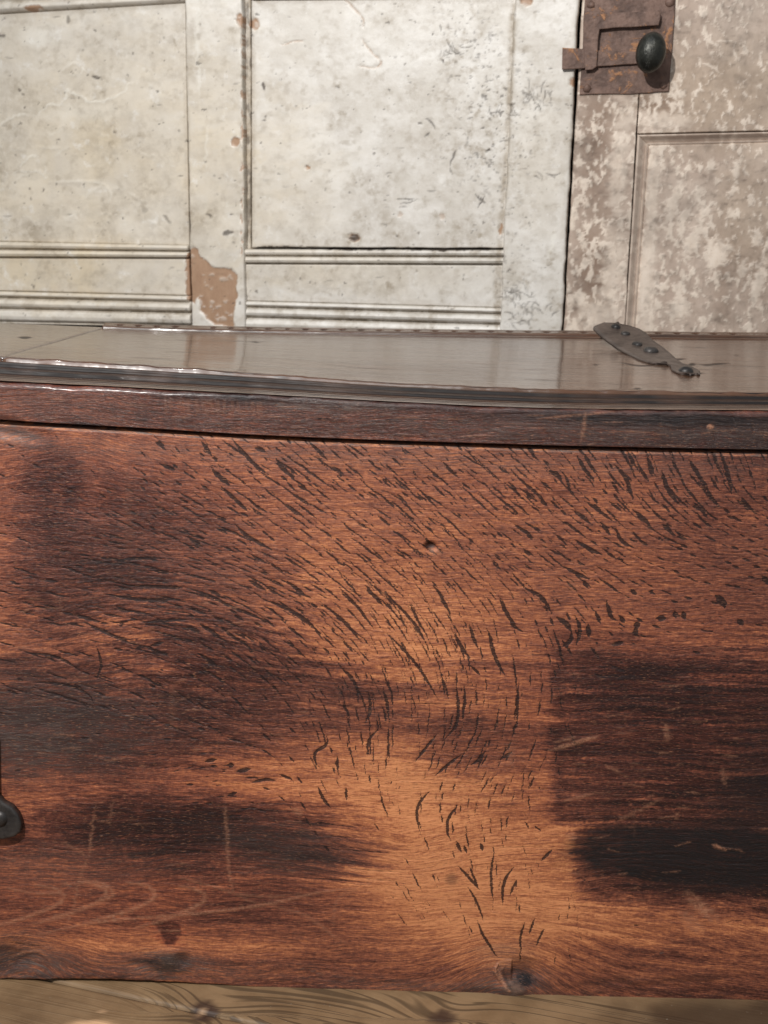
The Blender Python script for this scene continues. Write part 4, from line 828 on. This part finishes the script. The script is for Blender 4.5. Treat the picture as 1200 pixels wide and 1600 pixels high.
# ------------------------------------------------------------------ wall materials
def white_paint():
    m = M('old_white_paint'); p = m.pos(); a = m.noise(p, 14, 6, .65, .4); b = m.noise(p, 120, 4, .65); c = m.noise(p, 420, 3, .6); e_ = m.noise(m.scale(p, (1, 1, 2)), 40, 5, .65)
    col = m.mix(m.rng(a, .35, .65), rgb(214, 208, 199), rgb(232, 228, 222)); col = m.mix(m.mul(m.attr('warm'), m.rng(a, .25, .7, .35, .9)), col, rgb(210, 194, 166))
    col = m.mix(m.rng(e_, .48, .75, 0, .28), col, rgb(170, 162, 146)); col = m.mix(m.rng(m.noise(p, 45, 5, .7), .55, .7, 0, .5), col, rgb(238, 235, 230))
    d = m.math('MULTIPLY', m.attr('dirt_shade'), m.rng(b, .30, .62, .35, 1.), True); col = m.mix(m.mul(d, .85), col, rgb(152, 138, 118))
    col = m.mix(m.mul(m.attr('vein'), .65), col, rgb(240, 236, 226))
    col = m.mix(m.rng(b, .70, .80, 0, .30), col, rgb(120, 110, 96)); col = m.mix(m.rng(c, .66, .8, 0, .25), col, rgb(120, 110, 98))
    wood = m.mix(m.noise(m.scale(p, (1, 1, .6)), 60, 6, .7), rgb(136, 100, 76), rgb(196, 164, 136)); col = m.mix(m.attr('chip'), col, wood)
    col = m.mix(m.math('MULTIPLY', m.attr('mark'), m.rng(c, .2, .5, .75, 1.), True), col, rgb(70, 60, 52))
    hh = m.add(m.mul(b, .6), m.mul(c, .35)); hh = m.add(hh, m.mul(e_, .4)); hh = m.add(hh, m.mul(m.attr('chip'), -1.2)); hh = m.add(hh, m.mul(m.attr('mark'), -.5))
    return m.out(col, m.add(m.mul(b, .22), .34), m.bump(hh, .34, .0008), spec=.5)
def brown_paint():
    m = M('weathered_brown_paint'); p = m.pos(); a = m.noise(p, 16, 6, .65, .4); b = m.noise(m.scale(p, (1, 1, .5)), 130, 4, .65); c = m.noise(p, 420, 3, .6)
    col = m.mix(m.rng(a, .35, .68), rgb(184, 164, 149), rgb(206, 188, 173)); col = m.mix(m.mul(m.attr('warm'), .6), col, rgb(172, 150, 122))
    col = m.mix(m.math('MULTIPLY', m.attr('brown'), m.rng(a, .25, .65, .5, 1.), True), col, rgb(118, 88, 66))
    col = m.mix(m.rng(b, .5, .75, 0, .25), col, rgb(128, 108, 92))
    wcol = m.mix(b, rgb(216, 197, 178), rgb(244, 231, 217)); col = m.mix(m.math('MULTIPLY', m.attr('patch'), m.rng(b, .15, .45, .5, .95), True), col, wcol)
    col = m.mix(m.math('MULTIPLY', m.attr('dirt_shade'), .7, True), col, rgb(92, 78, 68)); col = m.mix(m.rng(c, .68, .8, 0, .35), col, rgb(90, 76, 66))
    hh = m.add(m.mul(b, .6), m.mul(c, .35)); hh = m.add(hh, m.mul(m.attr('patch'), .8))
    return m.out(col, m.add(m.mul(b, .2), .45), m.bump(hh, .5, .0010), spec=.4)
wpaint, bpaint = white_paint(), brown_paint()

WL = ('chip', 'dirt_shade', 'mark', 'vein', 'warm', 'patch', 'brown')
def piece(name, parent, TL, TR, BR, BL, off, mat, thick=.02, res=.0014, edge=(.002, .002, .002, .002), prof=None, wob=0., extra=None, wobT=0., wobB=0.):
    """a board of the panelling; edge radii are left, top, right, bottom; prof(t) adds relief across its height, in metres"""
    c = [wall(float(a), float(b), off) for a, b in (TL, TR, BR, BL)]
    w = np.linalg.norm(c[1] - c[0]); h = np.linalg.norm(c[3] - c[0])
    nx = max(3, int(w / res)); ny = max(3, int(h / res))
    if prof is not None: ny = max(ny, 34)
    s = np.linspace(0, 1, nx)[None, :, None]; t = np.linspace(0, 1, ny)[:, None, None]     # t downwards
    if edge is not None:       # extra rows by the arrises
        se = np.unique(np.r_[np.linspace(0, 1, nx), np.array([.0005, .001, .0018, .003]) / w, 1 - np.array([.0005, .001, .0018, .003]) / w]); te = np.unique(np.r_[np.linspace(0, 1, ny), np.array([.0005, .001, .0018, .003]) / h, 1 - np.array([.0005, .001, .0018, .003]) / h])
        se = se[(se >= 0) & (se <= 1)]; te = te[(te >= 0) & (te <= 1)]; s = se[None, :, None]; t = te[:, None, None]
    Q = (c[0] * (1 - s) + c[1] * s) * (1 - t) + (c[3] * (1 - s) + c[2] * s) * t
    sd = int(abs(TL[0]) + abs(TL[1]) * 7)
    if wob:
        zz = Q[..., 2]; k = (fbm(zz * 45, zz * 0, sd, 4) - .5) * 2 * wob
        Q = Q + tW * (k * (1 - 2 * np.abs(s[..., 0] - .5) * 0) * np.clip(np.abs(s[..., 0] - .5) * 2, 0, 1) ** 6)[..., None]
    if wobB:
        k = (fbm(Q[..., 0] * 50, Q[..., 0] * 0 + 4, sd, 4) - .5) * 2 * wobB; Q[..., 2] += k * t[..., 0] ** 8
    hgt = np.zeros(Q.shape[:2]); S_0 = s[..., 0]; T_0 = t[..., 0]
    if edge is not None:
        for d, r in ((S_0 * w, edge[0]), (T_0 * h, edge[1]), ((1 - S_0) * w, edge[2]), ((1 - T_0) * h, edge[3])):
            if r: hgt = hgt - np.where(d < r, r - np.sqrt(np.maximum(0, r * r - (r - d) ** 2)), 0)
    if prof is not None: hgt = hgt + 1.3 * prof(T_0) + 0 * S_0
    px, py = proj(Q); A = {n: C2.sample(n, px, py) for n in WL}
    hgt = hgt + C2.sample('h', px, py)
    if extra: extra(A, S_0, T_0, px, py)
    Q = Q + nW * hgt[..., None]
    return link(name, gridmesh(name, Q, -nW * thick, A, flip=True), mat, parent)
def lin(pts):
    a = np.array(pts); return lambda t: np.interp(t, a[:, 0], a[:, 1])
def groove_dark(pr, lo, hi):  # darker where the profile lies low
    def f(A, s, t, px, py):
        g = 1 - np.clip((pr(t) - lo) / (hi - lo), 0, 1); A['dirt_shade'] = np.clip(A['dirt_shade'] + .85 * g * (.5 + .6 * fbm(px * .05, py * .02, 9, 3)), 0, 1)
    return f

base = wall(300., 500.); panl = empty('painted_panelling', (float(base[0]), float(base[1]), 0), 'old white painted wood panelling with flaking paint behind the chest', 'wall panelling')
# left panel, its mouldings and rails (the last few go beyond the picture)
piece('panel', panl, (-330, 42), (290, 4), (296, 384), (-330, 370), -.006, wpaint, wobB=.0003)
topm = lin([(0, .0), (.55, .0), (.58, -.004), (.64, -.001), (.72, .0015), (.78, -.002), (.82, -.003), (.87, .0008), (.93, .0015), (.97, -.001), (1, -.004)])
piece('moulding', panl, (-330, -60), (289, -80), (289, 3.5), (-330, 40), .0, wpaint, prof=topm, extra=groove_dark(topm, -.004, -.0005))
bead = lin([(0, -.003), (.06, .0005), (.2, .0022), (.36, .0012), (.44, -.0032), (.50, -.0030), (.56, .0008), (.72, .0022), (.88, .0010), (.94, -.0025), (1, -.002)])
piece('moulding', panl, (-330, 371), (294, 383), (295, 404), (-330, 402), -.001, wpaint, prof=bead, extra=groove_dark(bead, -.003, 0), res=.0016)
piece('rail', panl, (-330, 402.5), (295, 404.5), (297, 462), (-330, 446), -.003, wpaint)
bead2 = lin([(0, -.002), (.05, .0012), (.12, .0016), (.17, -.0035), (.22, -.0038), (.27, .0012), (.36, .003), (.46, .0018), (.50, -.0034), (.55, -.0032), (.60, .0014), (.74, .0028), (.86, .0018), (.92, -.003), (1, -.002)])
piece('moulding', panl, (-330, 446.5), (297, 462.5), (299, 512), (-330, 500), -.001, wpaint, prof=bead2, extra=groove_dark(bead2, -.0035, 0), res=.0016)
# stile between the panels with a rebate on its right
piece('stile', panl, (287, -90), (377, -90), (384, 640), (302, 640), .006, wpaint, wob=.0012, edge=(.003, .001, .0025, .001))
def rebate_shade(A, s, t, px, py): A['dirt_shade'] = np.clip(A['dirt_shade'] + .75 * (.6 + .6 * fbm(px * .1, py * .03, 5, 3)), 0, 1); A['mark'] = np.clip(A['mark'] + .55 * ss(.5, .66, fbm(px * .15, py * .06, 6, 3)), 0, 1)  # shadow in the rebate painted into its colour
piece('moulding', panl, (376.5, -90), (392, -90), (392, 408), (380, 408), -.010, wpaint, wob=.001, extra=rebate_shade)
piece('panel', panl, (392.5, 0), (816, -3), (792, 388), (393, 387), -.003, wpaint, wobB=.0006)
piece('rail', panl, (392.5, -90), (806, -90), (806, -6), (392.5, -2), .003, wpaint)
piece('moulding', panl, (382, 389.), (790, 390), (789, 414), (382, 412.5), -.001, wpaint, prof=bead, wobB=.0002, extra=groove_dark(bead, -.003, 0), res=.0016)
piece('rail', panl, (382, 412.8), (789, 414.2), (788, 481), (382, 470), -.003, wpaint)
piece('moulding', panl, (383, 470.2), (788, 481.2), (786, 530), (383, 518), -.001, wpaint, prof=bead2, extra=groove_dark(bead2, -.0035, 0), res=.0016)
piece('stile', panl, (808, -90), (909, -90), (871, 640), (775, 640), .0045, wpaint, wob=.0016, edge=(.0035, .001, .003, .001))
# lower boards down to the floor, behind the chest
def lower(parent, x0, x1, ptop, mat, off):
    a = wall(float(x0), ptop, off); b = wall(float(x1), ptop, off); zt_ = min(a[2], b[2]) - .001
    bm = bmesh.new(); vs = [bm.verts.new(v) for v in ((a[0], a[1], 0.001), (b[0], b[1], 0.001), (b[0], b[1], zt_), (a[0], a[1], zt_))]
    f = bm.faces.new(vs); r = bmesh.ops.extrude_face_region(bm, geom=[f]); bmesh.ops.translate(bm, vec=Vector(-nW * .02), verts=[g for g in r['geom'] if isinstance(g, bmesh.types.BMVert)])
    return link('rail', bmmesh('rail', bm), mat, parent, False)
lower(panl, -330, 301, 514, wpaint, -.001); lower(panl, 384, 774, 532, wpaint, -.001)
dk = M('dark_gap'); dkm = dk.out(rgb(30, 25, 22), .9)
a = wall(-340., 300., -.034); b = wall(895., 300., -.034)
bm = bmesh.new(); vs = [bm.verts.new(v) for v in ((a[0], a[1], 0), (b[0], b[1], 0), (b[0], b[1], .95), (a[0], a[1], .95))]; f = bm.faces.new(vs); r = bmesh.ops.extrude_face_region(bm, geom=[f]); bmesh.ops.translate(bm, vec=Vector(-nW * .012), verts=[g for g in r['geom'] if isinstance(g, bmesh.types.BMVert)])
link('back_board', bmmesh('back_board', bm), dkm, panl, False)
def door_back():  # dark sheet added behind the door, keeping world light out of gaps
    a = wall(896., 300., -.036); b = wall(1560., 300., -.036); bm = bmesh.new()
    vs = [bm.verts.new(v) for v in ((a[0], a[1], 0), (b[0], b[1], 0), (b[0], b[1], .95), (a[0], a[1], .95))]; f = bm.faces.new(vs); r = bmesh.ops.extrude_face_region(bm, geom=[f])
    bmesh.ops.translate(bm, vec=Vector(-nW * .012), verts=[g for g in r['geom'] if isinstance(g, bmesh.types.BMVert)]); link('back_board', bmmesh('back_board', bm), dkm, door, False)

# ---- the brown door with its latch
base = wall(1100., 500.); door = empty('panelled_door', (float(base[0]), float(base[1]), 0), 'weathered brown door with flaked white paint and a rusty latch', 'door')
door_back()
piece('stile', door, (914.5, -90), (1012, -90), (968, 640), (873.5, 640), .004, bpaint, wob=.0010, edge=(.003, .001, .0012, .001), thick=.03)
piece('rail', door, (1013, -90), (1560, -100), (1560, 196), (995.5, 209), .0036, bpaint, edge=(.0012, .001, .001, .0015), thick=.03)
# moulding frame round the panel: top run and left run, mitred at the corner
slope = lin([(0, -.0025), (.07, .0012), (.2, .0006), (.5, -.005), (.8, -.0085), (.9, -.0050), (1, -.0070)])
def mould(name, A0, A1, B1, B0):
    """A0-A1 outer edge, B0-B1 inner edge, in picture coordinates on the door"""
    n = 220; k = 20; rows_ = []
    for j in range(k):
        t_ = j / (k - 1); a_ = wall(A0[0], A0[1], .002) * (1 - t_) + wall(B0[0], B0[1], .002) * t_; b_ = wall(A1[0], A1[1], .002) * (1 - t_) + wall(B1[0], B1[1], .002) * t_
        s_1 = np.linspace(0, 1, n)[:, None]; rows_.append(a_ * (1 - s_1) + b_ * s_1 + nW * float(slope(t_)))
    Q = np.stack(rows_); px, py = proj(Q); A = {q: C2.sample(q, px, py) for q in WL}
    tt_ = np.linspace(0, 1, k)[:, None]; A['dirt_shade'] = np.clip(A['dirt_shade'] * .4 + .8 * np.exp(-(tt_ / .06) ** 2) + .5 * np.exp(-((tt_ - .86) / .06) ** 2) + 0 * px, 0, 1); A['patch'] = A['patch'] * .5  # edge shade painted in so that the moulding looks deeper
    A['brown'] = A['brown'] * .2; A['warm'] = A['warm'] * 0
    me = gridmesh(name, Q, -nW * .012, A, flip=(name == 'x'))
    me.update(); o = link(name, me, bpaint, door)
    bm = bmesh.new(); bm.from_mesh(o.data); bmesh.ops.recalc_face_normals(bm, faces=bm.faces[:]); bm.to_mesh(o.data); bm.free(); return o
mould('moulding', (996, 210), (1560, 197), (1560, 213), (1014, 227)); mould('moulding', (995.5, 209), (968, 640), (983, 640), (1014, 227))
piece('panel', door, (1013, 226), (1560, 212), (1560, 640), (982, 640), -.0035, bpaint, edge=(.003, .003, .001, .001))
lower(door, 874, 1555, 644, bpaint, .003)

# latch
def wp(pts, off): return [tuple(wall(float(x), float(y), off)) for x, y in pts]
def wob(pts, n=6, j=.5):
    out = []
    for i in range(len(pts)):
        a = np.array(pts[i], float); b = np.array(pts[(i + 1) % len(pts)], float); L = np.linalg.norm(b - a); k = max(1, int(L / 14))
        for q_ in range(k):
            p_ = a + (b - a) * q_ / k; out.append(tuple(p_ + (RNG.normal(0, j, 2) if q_ else 0)))
    return out
z4 = lambda pts: [(860 + x / 5, y / 5) for x, y in pts]
def iron_piece(name, pts, off, th, parent, mat=iron_rust, bev=.0009, j=.35): return link(name, bmmesh(name, prism(wp(wob(pts, j=j), off), nW * th, bev, 2)), mat, parent, False)
plate = iron_piece('latch_plate', z4([(272, -70), (985, -80), (972, 60), (950, 400), (925, 716), (700, 730), (228, 742), (236, 600), (250, 400), (262, 100)]), .0045, .0022, door)
iron_piece('bolt', z4([(95, 376), (250, 384), (400, 398), (720, 408), (720, 498), (560, 508), (370, 522), (250, 538), (92, 545)]), .0068, .0046, plate)
iron_piece('keeper', z4([(268, 98), (400, 100), (700, 96), (845, 88), (860, 110), (858, 150), (845, 200), (700, 210), (480, 222), (385, 232), (374, 300), (370, 400), (362, 522), (330, 545), (272, 552), (262, 400), (264, 200)]), .0118, .0030, plate)
iron_piece('keeper', z4([(276, 160), (330, 160), (330, 215), (276, 215)]), .0066, .0054, plate)
iron_piece('rivet_block', z4([(780, 110), (835, 108), (832, 180), (778, 184)]), .0066, .0054, plate)
# knob
kc = wall(1017., 82., .040); ks = wall(1019., 88., .0105)
ax = nW
kpf = [(.0, -.032), (.0065, -.032), (.0062, -.012), (.0085, -.0105), (.0130, -.0080), (.0158, -.0035), (.0165, .0005), (.0152, .0052), (.0122, .0090), (.0080, .0114), (.0040, .0124), (0, .0126)]
link('knob', bmmesh('knob', lathe(kpf, kc, ax, sx=1.0, sy=1.33, n=40, wob=.015, seed=3, ang=R(-9))), iron_dark, plate)
for i, (x, y, r_) in enumerate(((923, 7.5, .0042), (1047, 4, .0052), (917, 138, .0046), (1036, 134, .004))):
    q = wall(float(x), float(y), .0066); link('nail', bmmesh('nail', lathe([(r_ * 1.05, -.0005), (r_, .0006), (r_ * .7, .0017), (r_ * .3, .0022), (0, .0023)], q, nW, n=12, wob=.3, seed=i + 20)), iron_rust, plate)

# ================================================================== FLOOR
def pine():
    m = M('old_pine'); fl_ = m.attr('flow', True)
    g = m.noise(m.scale(fl_, (1.6, 26, 1)), 1, 3, .5, .9); s = m.math('SINE', m.mul(g, 62.)); ring = m.rng(s, .25, 1.); f_ = m.noise(m.scale(fl_, (12, 300, 1)), 1, 4, .6); a = m.noise(m.pos(), 18, 5, .6)
    col = m.mix(m.rng(a, .3, .7), rgb(122, 96, 68), rgb(150, 122, 90)); col = m.mix(m.mul(ring, m.mul(m.attr('ring'), .75)), col, rgb(70, 54, 38)); col = m.mix(m.mul(f_, .3), col, rgb(84, 70, 50))
    col = m.mix(m.attr('knot'), col, rgb(62, 44, 34)); col = m.mix(m.attr('pale'), col, rgb(220, 180, 140)); col = m.mix(m.math('MULTIPLY', m.attr('stain_shade'), 1., True), col, rgb(66, 50, 36))
    sp = m.rng(m.noise(m.pos(), 240, 3, .6), .70, .78, 0, .5); col = m.mix(sp, col, rgb(170, 160, 145))
    return m.out(col, m.add(m.mul(a, .2), .45), m.bump(m.add(m.mul(ring, .5), f_), .5, .0008))
pinem = pine()
floor = link('floor', bmmesh('floor', box((-1.3, -1.4, -.05), (1.3, 1.1, -.028), 0)), plain, None, False); floor['kind'] = 'structure'
C3 = Canvas(-500, 1700, 1500, 1800)
for n in ('knot', 'pale', 'stain_shade', 'ring'): C3.layer(n)
C3.blob('knot', 320, 1580, 20, 17, 1., 0, .35, .4, 1, fs=.1); C3.blob('knot', 692, 1590, 20, 13, .9, 0, .35, .4, 2, fs=.1); C3.blob('pale', 145, 1602, 30, 8, 1., 0, .4, .3, 3, fs=.1)
C3.stroke('pale', [(310, 1590), (318, 1578), (330, 1572)], 2, .5, 2); C3.blob('pale', 157, 1580, 5, 3, .5, 0, .4); C3.blob('stain_shade', 1150, 1590, 170, 30, .85, 0, .6, .3, 6); C3.blob('stain_shade', 70, 1585, 90, 30, .25, 0, .8, .5, 7)  # dark patch at the right paints the shadow below the chest edge
C3.L['ring'] += .15 + .85 * ss(190, 300, C3.X) * (1 - .7 * ss(980, 1080, C3.X))
for n in C3.L: C3.L[n] = np.clip(C3.L[n], 0, 1)
FA = R(-16); fd = np.array([math.cos(FA), math.sin(FA), 0]); fn = np.array([-math.sin(FA), math.cos(FA), 0])
ztop = float(np.percentile(zb[(xs > -.34) & (xs < .34)], 70)); print('floor', ztop, zb.min(), zb.max())
pj = at_z(215., 1560., ztop)    # a joint passes here
w0 = float(pj @ fn)
for i in range(-4, 5):
    lo = w0 + i * .19 + .0012; hi = lo + .19 - .0024
    ga = np.linspace(-1.15, 1.15, 400 if i in (-1, 0) else 80); gb = np.linspace(lo, hi, 60 if i in (-1, 0) else 16)
    GA, GB = np.meshgrid(ga, gb); Q = fd * GA[..., None] + fn * GB[..., None]; d = np.minimum(GB - lo, hi - GB)
    Q[..., 2] = ztop + .0006 * (fbm(GA * 5, GB * 20, 60 + i, 3) - .5) - np.where(d < .002, (.002 - d) * .7, 0)
    px, py = proj(Q); A = {n: C3.sample(n, px, py) for n in C3.L}
    kn = np.zeros_like(px)
    for (kx, ky) in ((320., 1580.), (692., 1590.)):
        k3 = at_z(kx, ky, ztop); ddx = (Q[..., 0] - k3[0]); ddy = Q[..., 1] - k3[1]; kn = kn + .022 * np.exp(-(ddx / .045) ** 2 - (ddy / .028) ** 2) * np.sign(ddy + .004)
    A['flow'] = np.stack([GA, GB + kn, np.full_like(GA, i * 3.7)], -1)
    o = link('plank', gridmesh('plank', Q, (0, 0, -.025), A), pinem, floor)
# small pale crumb on the floor by the chest
q = at_z(1113., 1577., ztop); cr_ = lathe([(0, -.001), (.0018, -.0006), (.0024, .0006), (.0018, .0019), (0, .0024)], q + np.array([0, 0, .001]), (0, 0, 1), n=8, wob=.5, seed=9)
cm = M('plaster'); cmm = cm.out(rgb(190, 170, 160), .8)
co_ = link('plaster_crumb', bmmesh('plaster_crumb', cr_), cmm, None, False); co_['label'] = 'tiny pale crumb on the floor below the dark right end of the chest'; co_['category'] = 'crumb'
print('tris', sum(len(o.data.polygons) * 2 for o in COL.objects if o.type == 'MESH'))
